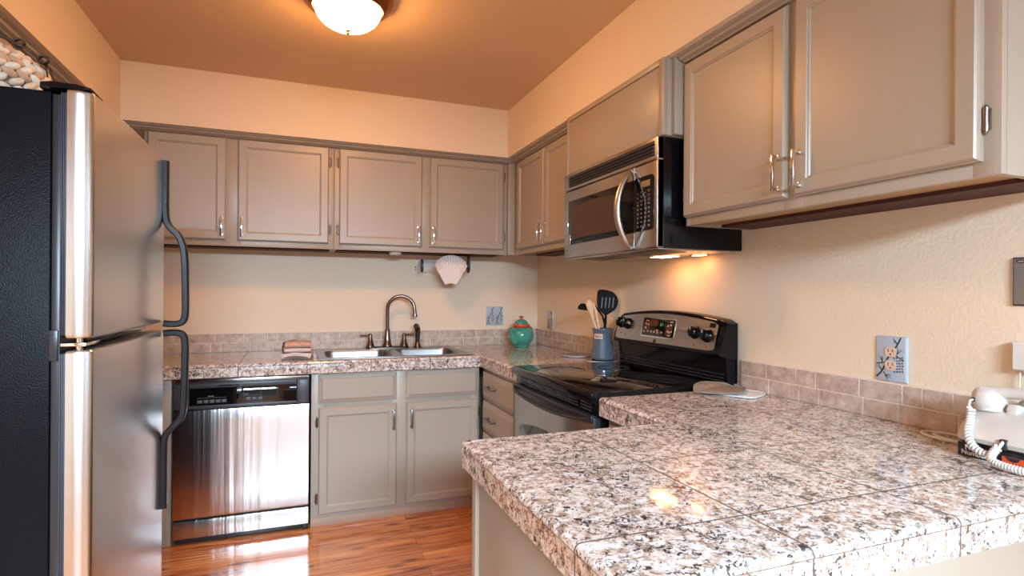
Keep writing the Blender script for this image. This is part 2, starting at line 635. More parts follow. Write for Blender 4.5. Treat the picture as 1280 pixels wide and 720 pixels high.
M['winframe'] = simple('white_window_frame', (0.8, 0.79, 0.76), 0.4)
m, nt, b = new_mat('clear_window_glass')
nt.nodes.remove(b)
_tr = N(nt, 'ShaderNodeBsdfTransparent')
_gl = N(nt, 'ShaderNodeBsdfGlossy')
_gl.inputs['Roughness'].default_value = 0.02
_mx = N(nt, 'ShaderNodeMixShader')
_mx.inputs[0].default_value = 0.06
nt.links.new(_tr.outputs[0], _mx.inputs[1])
nt.links.new(_gl.outputs[0], _mx.inputs[2])
nt.links.new(_mx.outputs[0], nt.nodes['Material Output'].inputs[0])
M['glass'] = m


def cloth(name, cols, scale, bump=0.6):
    m, nt, b = new_mat(name)
    v = objco(nt)
    n = N(nt, 'ShaderNodeTexNoise')
    n.inputs['Scale'].default_value = scale
    n.inputs['Detail'].default_value = 4
    nt.links.new(v, n.inputs['Vector'])
    k = len(cols) - 1
    nt.links.new(ramp(nt, n.outputs['Fac'], [(0.32 + 0.36 * i / k, c) for i, c in enumerate(cols)]), b.inputs['Base Color'])
    b.inputs['Roughness'].default_value = 0.9
    bump_noise(nt, b, scale * 6, bump, 0.002, 2, v)
    return m


def stripe_cloth(name, cols, period, axis):
    m, nt, b = new_mat(name)
    v = objco(nt)
    sp = N(nt, 'ShaderNodeSeparateXYZ')
    nt.links.new(v, sp.inputs[0])
    f = math_n(nt, 'FRACT', math_n(nt, 'DIVIDE', sp.outputs[axis], period))
    st = [(i / len(cols), c) for i, c in enumerate(cols)]
    nt.links.new(ramp(nt, f, st, 'CONSTANT'), b.inputs['Base Color'])
    b.inputs['Roughness'].default_value = 0.9
    bump_noise(nt, b, 300, 0.5, 0.002, 2, v)
    return m


M['towel_peach'] = cloth('peach_terry', ((0.52, 0.30, 0.20), (0.66, 0.46, 0.36)), 60)
M['towel_stripe'] = stripe_cloth('pink_grey_striped_towel', ((0.62, 0.45, 0.39), (0.60, 0.55, 0.53), (0.16, 0.15, 0.16), (0.66, 0.58, 0.55)), 0.034, 1)
M['towel_grey'] = cloth('slate_cloth', ((0.09, 0.10, 0.12), (0.14, 0.15, 0.17)), 60)
def quilt(m):
    nt = m.node_tree
    b = nt.nodes['Principled BSDF']
    src = b.inputs['Base Color'].links[0].from_socket
    v = objco(nt)
    sp = N(nt, 'ShaderNodeSeparateXYZ')
    nt.links.new(v, sp.inputs[0])
    fs = []
    for an in (R(10), R(80)):
        f = math_n(nt, 'ADD', math_n(nt, 'MULTIPLY', sp.outputs[0], math.cos(an)), math_n(nt, 'MULTIPLY', sp.outputs[1], math.sin(an)))
        fr = math_n(nt, 'FRACT', math_n(nt, 'DIVIDE', f, 0.032))
        fs.append(math_n(nt, 'LESS_THAN', math_n(nt, 'ABSOLUTE', math_n(nt, 'SUBTRACT', fr, 0.5)), 0.05))
    nt.links.new(mix_rgb(nt, math_n(nt, 'MULTIPLY', math_n(nt, 'MAXIMUM', fs[0], fs[1]), 0.45), src, (0.12, 0.085, 0.06)), b.inputs['Base Color'])


M['pad_brown'] = cloth('brown_quilted_cloth', ((0.22, 0.15, 0.105), (0.31, 0.225, 0.165)), 70)
M['pad_trim'] = cloth('sage_binding', ((0.17, 0.185, 0.14), (0.25, 0.26, 0.21)), 50)
M['pad_white'] = cloth('white_quilted_cloth', ((0.66, 0.60, 0.56), (0.78, 0.75, 0.72)), 70)
quilt(M['pad_brown'])


def basket_mat(name):
    m, nt, b = new_mat(name)
    at = N(nt, 'ShaderNodeAttribute', attribute_name='tile_shade')
    v = objco(nt)
    n = N(nt, 'ShaderNodeTexNoise')
    n.inputs['Scale'].default_value = 55
    n.inputs['Detail'].default_value = 4
    nt.links.new(v, n.inputs['Vector'])
    c = ramp(nt, n.outputs['Fac'], ((0.3, (0.66, 0.58, 0.48)), (0.55, (0.80, 0.76, 0.68)), (0.75, (0.70, 0.66, 0.58))))
    nt.links.new(mix_rgb(nt, 1.0, c, at.outputs['Color'], 'MULTIPLY'), b.inputs['Base Color'])
    b.inputs['Roughness'].default_value = 0.6
    return m


M['basket'] = basket_mat('braided_cloth_rope')
M['basket_in'] = simple('tan_weave', (0.34, 0.24, 0.17), 0.8)

# ------------------------------------------------------------------ room shell
XL, YB, H = -2.865, -5.4, 2.434
XR2 = 1.9      # the room behind the peninsula widens to the right
mb = MB(); mb.box(XL - 0.1, XR2 + .1, YB - 0.1, 0.1, -0.08, 0.0)
struct('floor', mb, M['floor'])
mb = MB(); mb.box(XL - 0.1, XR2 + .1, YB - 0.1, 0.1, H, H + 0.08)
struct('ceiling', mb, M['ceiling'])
mb = MB(); mb.box(XL - 0.1, 0.1, 0.0, 0.1, 0, H)
struct('wall_back', mb, M['wall'])
mb = MB(); mb.box(0.0, 0.1, -3.9, 0.0, 0, H)
struct('wall_right', mb, M['wall'])
mb = MB(); mb.box(0.1, XR2, -3.9, -3.8, 0, H)
struct('wall_dining', mb, M['wall'])
mb = MB(); mb.box(XR2, XR2 + 0.1, YB, -3.8, 0, H)
struct('wall_dining_right', mb, M['wall'])
mb = MB(); mb.box(XL - 0.1, XL, YB, 0.0, 0, H)
struct('wall_left', mb, M['wall'])
# rear wall, out of view, with an added glazed door and window admitting daylight
mb = MB()
mb.box(XL - 0.1, -2.4, YB - 0.1, YB, 0, H)
mb.box(-2.4, -0.7, YB - 0.1, YB, 2.15, H)
mb.box(-0.7, -0.2, YB - 0.1, YB, 0, H)
mb.box(-0.2, 1.7, YB - 0.1, YB, 2.1, H)
mb.box(-0.2, 1.7, YB - 0.1, YB, 0, 0.7)
mb.box(1.7, XR2 + 0.1, YB - 0.1, YB, 0, H)
struct('wall_rear', mb, M['wall'])


def glazed(name, x0, x1, z0, z1, pane):
    mb = MB()
    w = 0.06
    for a, bb in ((x0, x0 + w), (x1 - w, x1), ((x0 + x1) / 2 - w / 2, (x0 + x1) / 2 + w / 2)):
        mb.box(a, bb, YB - 0.08, YB - 0.02, z0, z1, 0.004)
    mb.box(x0, x1, YB - 0.08, YB - 0.02, z0, z0 + w, 0.004)
    mb.box(x0, x1, YB - 0.08, YB - 0.02, z1 - w, z1, 0.004)
    o = struct(name, mb, M['winframe'])
    mb = MB(); mb.box(x0 + .03, x1 - .03, YB - 0.055, YB - 0.05, z0 + .03, z1 - .03)
    mb.build(pane, M['glass'], o)


glazed('unseen_door_1', -2.4, -0.7, 0.0, 2.15, 'pane')
glazed('unseen_window_1', -0.2, 1.7, 0.7, 2.1, 'pane')

# soffits over the cabinets
SZ, SD = 2.13, 0.376
mb = MB(); mb.box(XL, 0.0, -SD, 0.0, SZ, H)
struct('wall_soffit_back', mb, M['wall'])
mb = MB(); mb.box(-SD, 0.0, -3.06, -SD, SZ, H)
struct('wall_soffit_right', mb, M['wall'])
mb = MB(); mb.box(XL, -2.49, -3.0, -SD, SZ, H)
struct('wall_soffit_left', mb, M['wall'])
# grey mouldings between soffit and cabinet fronts


def moulding(name, a0, a1, frame):
    prof = [(-0.296, 2.1295), (-0.352, 2.1295), (-0.352, 2.124), (-0.340, 2.120), (-0.336, 2.113), (-0.322, 2.108), (-0.318, 2.1045), (-0.296, 2.1045)]
    mb = MB(); mb.prism(prof, a0, a1, 'X')
    org, rz = FRAMES[frame]
    o = struct(name, mb, M['cab_smooth'], 20)
    o.location = org
    o.rotation_euler = (0, 0, rz)


moulding('trim_1', -2.52, -0.30, 'B')
moulding('trim_2', 0.352, 1.249, 'R')
moulding('trim_3', 2.066, 3.055, 'R')
moulding('trim_4', -2.45, -0.36, 'L')

# ------------------------------------------------------------------ hardware prototypes (shared meshes)


def pull_mesh(L, vertical=True, proj=0.029, w=0.0105):
    mb = MB()
    h = L / 2
    if vertical:
        mb.box(-w * .55, w * .55, -proj, -proj + .008, -h, h, 0.002)
        for s in (-1, 1):
            mb.prism([(-.0075, s * (h - .006) - .0075), (.0075, s * (h - .006) - .0075), (.0075, s * (h - .006) + .0075), (-.0075, s * (h - .006) + .0075)], -.0045, 0, 'Y', 0.001)
            mb.box(-.0045, .0045, -proj + .002, -.002, s * (h - .006) - .0045, s * (h - .006) + .0045, 0.001)
    else:
        mb.box(-h, h, -proj, -proj + .007, -w * .55, w * .55, 0.002)
        for s in (-1, 1):
            mb.box(s * (h - .008) - .0075, s * (h - .008) + .0075, -.0045, 0, -.0075, .0075, 0.001)
            mb.box(s * (h - .008) - .0045, s * (h - .008) + .0045, -proj + .002, -.002, -.0045, .0045, 0.001)
    return mb


def hinge_mesh():
    mb = MB()
    mb.lathe([(0.001, -.031), (0.003, -.030), (.0038, -.026), (.0058, -.025), (.0058, -.009), (.0052, -.0085), (.0052, .0085), (.0058, .009), (.0058, .025), (.0038, .026), (.003, .030), (.001, .031)], 0, -0.004, 12)
    mb.box(-.009, .009, -.0035, 0, -.022, .022, .001)
    return mb


PROTO = {}


def hardware(kind, mat, parent, pos):
    key = (kind, mat)
    if key not in PROTO:
        mbx = {'v': lambda: pull_mesh(0.105), 'h': lambda: pull_mesh(0.125, False, .031, .013), 'hinge': hinge_mesh}[kind]()
        nm = 'hinge' if kind == 'hinge' else 'pull_handle'
        me_o = mbx.build(nm, M[mat], None)
        PROTO[key] = me_o.data
        bpy.data.objects.remove(me_o)
    nm = 'hinge' if kind == 'hinge' else 'pull_handle'
    o = bpy.data.objects.new(nm, PROTO[key])
    C.objects.link(o)
    o.parent = parent
    o.location = Vector(pos) - off_of(parent)
    OFF[o.name] = Vector(pos)
    return o


def door_mb(x0, x1, z0, z1, yb, t=0.02, sw=0.043):
    """Recessed-panel door with routed outer edge; yb = plane it is mounted on, front at yb - t."""
    yf = yb - t
    return MB().nest(x0, x1, z0, z1, [(0, yb), (0, yf + .011), (.003, yf + .009), (.0045, yf + .004), (.008, yf),
                                      (sw, yf), (sw + .0025, yf + .0035), (sw + .006, yf + .0045), (sw + .009, yf + .009), (sw + .012, yf + .009)])


def slab_mb(x0, x1, z0, z1, yb, t=0.02):
    yf = yb - t
    return MB().nest(x0, x1, z0, z1, [(0, yb), (0, yf + .010), (.003, yf + .0085), (.018, yf + .004), (.021, yf + .0015), (.023, yf)])


def upper_cabinet(name, label, frame, x0, x1, depth, z0, z1, doors, group=None, side_right=False, nailer=True, bev=.0015, hardware_mat='chrome', cat='cabinet'):
    t = thing(name, label, cat, ((x0 + x1) / 2, -depth / 2, z0), frame, group)
    mb = MB()
    lip = 0.016
    mb.box(x0, x1, -depth + .018, -0.001, z0 + lip, z1)                 # body
    mb.box(x0, x0 + .016, -depth + .018, -0.001, z0, z0 + lip)
    mb.box(x1 - .016, x1, -depth + .018, -0.001, z0, z0 + lip)
    mb.build('carcass', M['cab'], t)
    # face frame of stiles and rails
    mb = MB()
    mb.box(x0 + .004, x1 - .004, -depth + .0004, -depth + .0175, z0 + .0002, z0 + .045, bev)
    mb.box(x0 + .004, x1 - .004, -depth + .0004, -depth + .0175, z1 - .03, z1 - .0002, bev)
    xs = [x0] + [v for d in doors for v in d[:2]] + [x1]
    for i in range(0, len(xs), 2):
        a, bq = xs[i], xs[i + 1]
        mb.box(a - (.02 if i else 0), bq + (.02 if i < len(xs) - 2 else 0), -depth, -depth + .018, z0, z1, bev)
    mb.build('face_frame', M['cab'], t)
    mb = MB(); mb.box(x0 + .016, x1 - .016, -depth + .018, -.02, z0 + lip - .004, z0 + lip - .0005)
    mb.build('bottom_panel', M['cab_in'], t)
    if nailer:
        mb = MB(); mb.box(x0 + .016, x1 - .016, -.15, -.001, z0 + .001, z0 + lip - .004)
        mb.build('rear_rail', M['redwood'], t)
    for (a, bq, hs, zz0, zz1) in doors:
        d = door_mb(a, bq, zz0, zz1, -depth).build('door', M['cab'], t, 20)
        if hs:
            hx = bq - .022 if hs == 'r' else a + .022
            hardware('v', hardware_mat, d, (hx, -depth - .02, zz0 + .075))
            kx = a - .006 if hs == 'r' else bq + .006
            for z in (zz0 + .085, zz1 - .085):
                hardware('hinge', 'pewter', d, (kx, -depth - .001, z))
    return t


ZU0, ZU1 = 1.507, 2.1045
ZD0, ZD1 = 1.538, 2.103
upper_cabinet('wall_cabinet', 'taupe two-door wall cabinet left of centre, above the dishwasher and partly behind the fridge', 'B', -2.40, -1.442, .30, ZU0, ZU1,
              [(-2.385, -2.009, 'r', ZD0, ZD1), (-1.953, -1.470, 'l', ZD0, ZD1)], 'taupe wall cabinets')
upper_cabinet('wall_cabinet', 'taupe two-door wall cabinet over the sink with the paper towel roll beneath', 'B', -1.441, -0.352, .30, ZU0, ZU1,
              [(-1.413, -0.919, 'r', ZD0, ZD1), (-0.871, -0.381, 'l', ZD0, ZD1)], 'taupe wall cabinets')
upper_cabinet('wall_cabinet', 'narrow taupe wall cabinet in the corner, left of the microwave', 'R', .301, 1.249, .30, ZU0, ZU1,
              [(.388, .806, 'r', ZD0, ZD1), (.818, 1.236, 'l', ZD0, ZD1)], 'taupe wall cabinets')
upper_cabinet('wall_cabinet', 'large taupe wall cabinet right of the microwave, nearest the viewer', 'R', 2.062, 3.052, .30, ZU0, ZU1,
              [(2.064, 2.526, 'r', ZD0, ZD1 - .002), (2.555, 3.020, 'l', ZD0, ZD1 - .002)], 'taupe wall cabinets')
upper_cabinet('wall_cabinet', 'plain tan cabinet high above the fridge under the left soffit', 'L', -2.40, -.36, .30, 1.86, ZU1,
              [(-2.38, -1.87, None, 1.875, 2.09), (-1.85, -1.38, None, 1.875, 2.09), (-1.36, -.80, None, 1.875, 2.09)], 'taupe wall cabinets', nailer=False)
# corner filler between the two runs
t = thing('corner_filler', 'narrow taupe filler strip in the corner where the wall cabinets meet', 'trim', (-.326, -.311, ZU0), 'B')
mb = MB(); mb.box(-.3515, -.3015, -.3195, -.3005, ZU0, ZU1, .0015)
mb.build('filler_strip', M['cab'], t)
# microwave cabinet: flush panel box
t = thing('microwave_cabinet', 'taupe flat-panelled box between the microwave and the soffit', 'cabinet', (1.645, -.19, 1.842), 'R')
mb = MB(); mb.box(1.2505, 2.040, -.372, -.001, 1.843, 2.128, .0015)
mb.build('carcass', M['cab'], t)
mb = MB()
mb.box(1.2505, 1.268, -.388, -.3725, 1.843, 2.128, .0015)
mb.box(2.012, 2.040, -.388, -.3725, 1.843, 2.128, .0015)
mb.box(1.268, 2.012, -.388, -.3725, 2.106, 2.128, .0015)
mb.build('face_frame', M['cab'], t)
mb = MB(); mb.box(1.2695, 2.0105, -.3835, -.3725, 1.844, 2.1035, .001)
mb.build('flat_panel', M['cab'], t)
mb = MB(); mb.box(2.0402, 2.0605, -.352, -.28, 1.843, 2.128, .0015)
mb.build('side_filler', M['cab'], t)

# ------------------------------------------------------------------ backsplash tiles


def backsplash(label, frame, x0, x1, seed):
    rnd = random.Random(seed)
    t = thing('tile_backsplash', label, 'backsplash', ((x0 + x1) / 2, -.006, .8895), frame, 'travertine tile backsplashes')
    mb = MB(); mb.box(x0, x1, -.0075, -.0005, .8895, 1.002)
    mb.build('grout_bed', M['grout'], t)
    mb = MB()
    lay = mb.bm.faces.layers.float_color.new('tile_shade') if hasattr(mb.bm.faces.layers, 'float_color') else None
    cols = []
    for row in range(2):
        z0 = .8905 + row * .056
        x = x0 + .001
        x -= rnd.random() * .03
        while x < x1 - .012:
            L = rnd.choice((.050, .075, .102, .128, .152, .152))
            e = min(x + L, x1 - .001)
            a = max(x, x0 + .001)
            if e - a > .012:
                n0 = len(mb.bm.faces)
                mb.box(a, e, -.0098, -.006, z0, z0 + .0522, .0012, 1)
                k = rnd.uniform(.70, 1.14)
                w = rnd.uniform(-.01, .03)
                cols += [(k + w, k, k - w, 1)] * (len(mb.bm.faces) - n0)
            x += L + .0045
    mb.bm.faces.ensure_lookup_table()
    o = mb.build('tiles', M['trav'], t, 30)
    ca = o.data.attributes.new('tile_shade', 'FLOAT_COLOR', 'FACE')
    for i, c in enumerate(cols): ca.data[i].color = c
    return t


backsplash('travertine tile strip along the back wall behind the sink', 'B', -2.40, -.0115, 3)
backsplash('short travertine tile strip on the right wall behind the utensil crock', 'R', .0005, 1.222, 5)
backsplash('travertine tile strip on the right wall behind the potholders and phone', 'R', 2.03, 3.16, 11)

# ------------------------------------------------------------------ countertops
ZC0, ZC1 = .823, .889


def edge_poly(depth_front, inner, z0=ZC0, z1=ZC1):
    """Bullnose profile (a,z): a from inner to the front (front is more negative)."""
    f = depth_front
    return [(inner, z0), (f + .003, z0), (f, z0 + .003), (f, .874), (f - .0012, .8765), (f - .0012, z1 - .010), (f + .0012, z1 - .004), (f + .005, z1 - .001), (f + .011, z1 + .0003), (inner, z1 + .0003)]


# L-shaped counter: back run with sink cut-out plus the short leg left of the range
ct = thing('countertop', 'L-shaped speckled granite tile countertop holding the sink along the back wall', 'countertop', (-1.2, -.3, ZC0), 'B', None)
sx0, sx1, sy0, sy1 = -1.51, -.69, -.575, -.06
mb = MB()
mb.box(-2.42, sx0, -.615, -.0005, ZC0, ZC1)
mb.box(sx1, -.615, -.615, -.0005, ZC0, ZC1)
mb.box(sx0, sx1, sy1, -.0005, ZC0, ZC1)
mb.box(sx0, sx1, -.615, sy0, ZC0, ZC1)
mb.box(-.615, -.0005, -1.2215, -.0005, ZC0, ZC1)
mb.build('granite_top', M['granite'], ct)
mb = MB()
mb.prism(edge_poly(-.637, -.6152), -2.42, -.637, 'X')
p = edge_poly(-.637, -.6152)
mb.prism(p, -1.2215, -.637, 'Y')
mb.box(-.637, -.6152, -.637, -.6152, ZC0, ZC1)
mb.build('edge_tiles', M['granite'], ct)

# peninsula counter with its leg beside the range
pt_ = thing('countertop', 'large speckled granite tile peninsula countertop in the foreground', 'countertop', (-.62, -2.78, ZC0), 'B', None)
PX0, PY0, PY1, LX, LY = -1.25, -2.41, -3.16, -.637, -2.024
mb = MB()
mb.box(PX0 + .022, -.0005, PY1 + .022, PY0 - .022, ZC0, ZC1)
mb.box(LX + .022, -.0005, PY0 - .022, LY, ZC0, ZC1)
mb.build('granite_top', M['granite'], pt_)
mb = MB()
mb.prism(edge_poly(PY1, PY1 + .0215), PX0 + .010, -.0005, 'X')                       # near edge
mb.prism(edge_poly(PX0, PX0 + .0215), PY1 + .010, PY0 - .010, 'Y')                       # left end
q = [(-(a - (PY0 - .0215)) + (PY0 - .0215) - .0215 + .0215, z) for a, z in edge_poly(PY0 - .043, PY0 - .0215)]
mb.prism(q, PX0 + .010, LX + .022, 'X')                                              # far edge
mb.prism(edge_poly(LX, LX + .0215), PY0 - .0215, LY, 'Y')                            # leg edge
for (cx_, cy_) in ((PX0 + .012, PY1 + .012), (PX0 + .012, PY0 - .012)):
    mb.lathe([(.012, ZC0), (.0132, .874), (.0132, ZC1 - .010), (.0108, ZC1 - .004), (.007, ZC1 - .001), (.001, ZC1 + .0003)], cx_, cy_, 24)
mb.build('edge_tiles', M['granite'], pt_)

# ------------------------------------------------------------------ base cabinets
FY = -.60
# sink base
t = thing('sink_base_cabinet', 'grey sink base cabinet with two doors and two false drawer fronts', 'cabinet', (-1.1, -.3, 0.0), 'B', 'grey base cabinets')
mb = MB(); mb.box(-1.566, -.632, FY + .019, -.012, .09, .64)
mb.box(-1.566, -1.55, FY + .019, -.012, .64, ZC0 - .001); mb.box(-.648, -.632, FY + .019, -.012, .64, ZC0 - .001)
mb.build('carcass', M['cab'], t)
mb = MB()
mb.box(-1.566, -1.5, FY, FY + .0185, .0445, ZC0 - .001, .0015)
mb.box(-1.14, -1.04, FY, FY + .0185, .0445, ZC0 - .001, .0015)
mb.box(-.68, -.6315, FY, FY + .0185, .0445, ZC0 - .001, .0015)
mb.box(-1.5, -.68, FY + .0002, FY + .0185, .0445, .10, .001)
mb.box(-1.5, -.68, FY + .0002, FY + .0185, .62, .69, .001)
mb.box(-1.5, -.68, FY + .0002, FY + .0185, .79, ZC0 - .001, .001)
mb.build('face_frame', M['cab'], t)
mb = MB(); mb.box(-1.566, -.632, FY + .002, FY + .018, 0.0005, .0440, .001)
mb.build('toe_board', M['toe'], t)
for a, bq in ((-1.532, -1.116), (-1.063, -.637)):
    slab_mb(a, bq, .660, .812, FY).build('drawer_front', M['cab'], t, 20)
for a, bq, hs in ((-1.530, -1.114, 'r'), (-1.063, -.640, 'l')):
    d = door_mb(a, bq, .066, .638, FY).build('door', M['cab'], t, 20)
    hx = bq - .021 if hs == 'r' else a + .028
    hardware('v', 'pewter', d, (hx, FY - .02, .550))
    for z in (.15, .56):
        hardware('hinge', 'pewter', d, (a - .007 if hs == 'r' else bq + .004, FY - .001, z))

# drawer cabinet in the corner, facing left
t = thing('drawer_cabinet', 'taupe drawer stack in the corner between sink cabinet and range', 'cabinet', (.93, -.3, 0), 'R', 'grey base cabinets')
mb = MB(); mb.box(.631, 1.218, -.592, -.012, .03, ZC0 - .001)
mb.build('carcass', M['cab'], t)
mb = MB(); mb.box(.6205, 1.218, -.6115, -.5925, .03, ZC0 - .001, .0015)
mb.build('face_frame', M['cab'], t)
mb = MB(); mb.box(.631, 1.218, -.608, -.592, .0005, .0295)
mb.build('toe_board', M['toe'], t)
for z0, z1 in ((.648, .800), (.462, .632), (.27, .446), (.06, .254)):
    d = slab_mb(.650, 1.195, z0, z1, -.6115).build('drawer', M['cab'], t, 20)
    hardware('h', 'pewter', d, (.842, -.6315, (z0 + z1) / 2 + .006))

# sliver between range and peninsula
t = thing('filler_cabinet', 'narrow taupe base cabinet between range and peninsula', 'cabinet', (2.2, -.3, 0), 'R', 'grey base cabinets')
mb = MB(); mb.box(2.028, 2.435, -.60, -.012, .0005, ZC0 - .001, .0015)
mb.build('carcass', M['cab'], t)
mb = MB(); mb.nest(2.05, 2.42, .66, .80, [(0, -.601), (0, -.612), (.02, -.618)])
mb.build('drawer_front', M['cab'], t)

# peninsula base
t = thing('peninsula_cabinet', 'plain grey peninsula base with a light corner post under the big countertop', 'cabinet', (-.6, -2.78, 0), 'B', 'grey base cabinets')
mb = MB(); mb.box(-1.212, -.001, -2.95, -2.437, .0005, ZC0 - .001, .001)
mb.build('carcass', M['cab'], t)
mb = MB()
mb.box(-1.228, -1.2125, -2.462, -2.432, .0005, ZC0 - .001, .004, 3)
mb.build('corner_post', M['cab'], t)
mb = MB(); mb.box(-1.2185, -1.2125, -2.95, -2.463, .0005, ZC0 - .001, .001)
mb.build('end_panel', M['cab'], t)

# end filler left of the dishwasher
t = thing('end_panel_cabinet', 'narrow cabinet end between fridge and dishwasher', 'cabinet', (-2.3, -.3, 0), 'B', 'grey base cabinets')
mb = MB(); mb.box(-2.41, -2.212, -.60, -.012, .0005, ZC0 - .001, .0015)
mb.build('carcass', M['cab'], t)

# ------------------------------------------------------------------ refrigerator (frame L: local x = world y, front faces +X)
DF = .806                      # distance of the door face from the left wall
fr = thing('refrigerator', 'stainless top-freezer refrigerator with black pebbled side at the left', 'refrigerator', (-1.90, -.4, 0), 'L')
fx0, fx1 = -2.250, -1.550      # near and far side
mb = MB(); mb.box(fx0, fx1, -.722, -.03, .03, 1.694, .004)
for a in (fx0 + .05, fx1 - .05):
    for yy in (-.66, -.1): mb.lathe([(.02, .0005), (.02, .03)], a, yy, 14)
mb.build('cabinet_body', M['pebble'], fr)
mb = MB(); mb.box(fx0 + .004, fx1 - .004, -.7395, -.7225, .12, 1.690, .003)
mb.build('front_frame', M['blacksatin'], fr)


def fridge_door(z0, z1):
    # plan outline: flat, slightly bowed front with rounded vertical edges
    a, c = -2.262, -1.540
    out = []
    n = 10
    rr = .046
    back = -.7545
    out.append((a, back))
    yy, xx = back, a
    for k in range(1, 15):                      # gently bowed side
        yy -= .0026
        xx += .0026 * math.tan(R(0.5 + 24 * max(0, (k - 5) / 9) ** 1.2))
        out.append((xx, yy))
    fy_ = -(DF - .004)
    rr = abs(fy_ - yy)
    for k in range(1, n + 1):
        t_ = R(23) + R(67) * k / n
        out.append((xx + rr * 1.1 * (math.cos(R(23)) - math.cos(t_)), yy - rr * (math.sin(t_) - math.sin(R(23))) / (1 - math.sin(R(23)))))
    rr = out[-1][0] - a
    for k in range(1, 12):
        u = k / 12
        out.append((a + rr + (c - .014 - a - rr) * u, -(DF - .004) - .006 * math.sin(math.pi * u)))
    for k in range(n + 1):
        t_ = math.pi / 2 * k / n
        out.append((c - .014 * (1 - math.sin(t_)), -(DF - .004) + .014 * (1 - math.cos(t_))))
    out.append((c, back))
    cx = sum(p[0] for p in out) / len(out); cy = -.775
    def ring(z, ins):
        return [(cx + (p[0] - cx) * (1 - ins / .36), cy + (p[1] - cy) * (1 - ins / .03), z) for p in out]
    mb = MB()
    mb.loops([ring(z0, .004), ring(z0 + .003, .001), ring(z0 + .008, 0), ring(z1 - .008, 0), ring(z1 - .003, .001), ring(z1, .004)])
    return mb


d_up = fridge_door(1.150, 1.700).build('freezer_door', M['steel_fridge'], fr, 30)
d_lo = fridge_door(.085, 1.122).build('fridge_door', M['steel_fridge'], fr, 30)
for d_, z0, z1 in ((d_up, 1.156, 1.692), (d_lo, .095, 1.116)):
    mb = MB()
    mb.box(-2.2545, -1.548, -.7540, -.7400, z0, z1, .003)
    for k in range(3):
        mb.box(-2.258, -1.546, -.7525 + .004 * k, -.7505 + .004 * k, z0, z1, .0008)
    mb.build('gasket', M['gasket'], d_)


def fridge_handle(top):
    """Strap that lies on the door, then bows out; top=True for the freezer door."""
    hx = -1.572
    f = -(DF + .0035)
    o_ = -(DF + .062)
    if top: pts = [(1.695, f), (1.60, f), (1.52, f), (1.487, f - .004), (1.465, f - .018), (1.448, f - .038), (1.425, o_ + .010), (1.39, o_), (1.27, o_ - .003), (1.175, o_ - .004), (1.152, o_ + .002), (1.144, o_ + .016), (1.143, f - .018), (1.146, f + .002)]
    else: pts = [(1.112, f + .002), (1.115, f - .018), (1.114, o_ + .016), (1.106, o_ + .002), (1.084, o_ - .004), (.99, o_ - .003), (.87, o_), (.838, o_ + .002), (.815, o_ + .012), (.797, o_ + .030), (.784, f - .018), (.768, f - .004), (.74, f), (.62, f), (.522, f)]
    mb = MB()
    P = [Vector((hx, y, z)) for z, y in pts]
    # smooth the path
    for _ in range(2):
        Q = [P[0]]
        for i in range(len(P) - 1):
            Q += [P[i] * .75 + P[i + 1] * .25, P[i] * .25 + P[i + 1] * .75]
        Q.append(P[-1]); P = Q
    rings = []
    for i, p in enumerate(P):
        t_ = (P[min(i + 1, len(P) - 1)] - P[max(i - 1, 0)]).normalized()
        nn = Vector((1, 0, 0)).cross(t_).normalized()
        w, h = .0145, .0105
        rings.append([tuple(p + Vector((1, 0, 0)) * (a * w) + nn * (b_ * h)) for a, b_ in
                      ((-1, -.6), (-.6, -1), (.6, -1), (1, -.6), (1, .6), (.6, 1), (-.6, 1), (-1, .6))])
    mb.loops(rings)
    return mb


fridge_handle(True).build('door_handle', M['handle'], d_up, 50)
fridge_handle(False).build('door_handle', M['handle'], d_lo, 50)
# hinges and covers
mb = MB()
mb.prism([(-.705, 1.6945), (-.705, 1.709), (-.725, 1.713), (-.77, 1.711), (-.799, 1.706), (-.799, 1.7015), (-.730, 1.7005), (-.722, 1.6945)], -2.262, -2.18, 'X', .002)
mb.build('hinge_cover', M['black'], fr)
mb = MB()
mb.box(-2.252, -2.16, -.790, -.741, 1.131, 1.139, .002)
mb.lathe([(.007, 1.1225), (.007, 1.1495)], -2.236, -.772, 14)
mb.build('centre_hinge', M['chrome'], fr)
mb = MB(); mb.box(-2.2545, -2.2505, -.738, -.722, 1.10, 1.168, .0015)
mb.build('hinge_plate', M['blacksatin'], fr)
mb = MB(); mb.box(-2.14, -1.57, -.756, -.741, 1.127, 1.145, .002)
mb.build('divider_strip', M['black'], fr)
mb = MB(); mb.box(-2.245, -1.555, -.735, -.71, .012, .075, .004)
for k in range(5): mb.box(-2.235, -1.565, -.739, -.7345, .018 + .011 * k, .024 + .011 * k, .001)
mb.build('base_grille', M['blacksatin'], fr)

# ------------------------------------------------------------------ dishwasher (frame B)
dw = thing('dishwasher', 'stainless dishwasher with black control strip under the back counter', 'dishwasher', (-1.89, -.3, 0), 'B')
a, c = -2.204, -1.5745
mb = MB(); mb.box(a, c, -.590, -.02, .03, .818, .002)
for q_ in (a + .04, c - .04):
    for yy in (-.57, -.08): mb.lathe([(.014, .0005), (.014, .03)], q_, yy, 12)
mb.build('tub_body', M['black'], dw)
mb = MB()
prof = [(-.592, .1285), (-.614, .1285), (-.619, .132), (-.621, .140), (-.6225, .30), (-.6235, .45), (-.6225, .6), (-.621, .655), (-.619, .664), (-.614, .667), (-.592, .667)]
mb.prism(prof, a + .003, c - .003, 'X')
mb.build('door_panel', M['steel_dw'], dw, 25)
mb = MB(); mb.prism([(-.592, .030), (-.612, .030), (-.6165, .034), (-.6175, .06), (-.6175, .110), (-.6155, .1165), (-.611, .1195), (-.592, .1195)], a + .003, c - .003, 'X')
mb.build('lower_panel', M['steel_dw'], dw, 25)
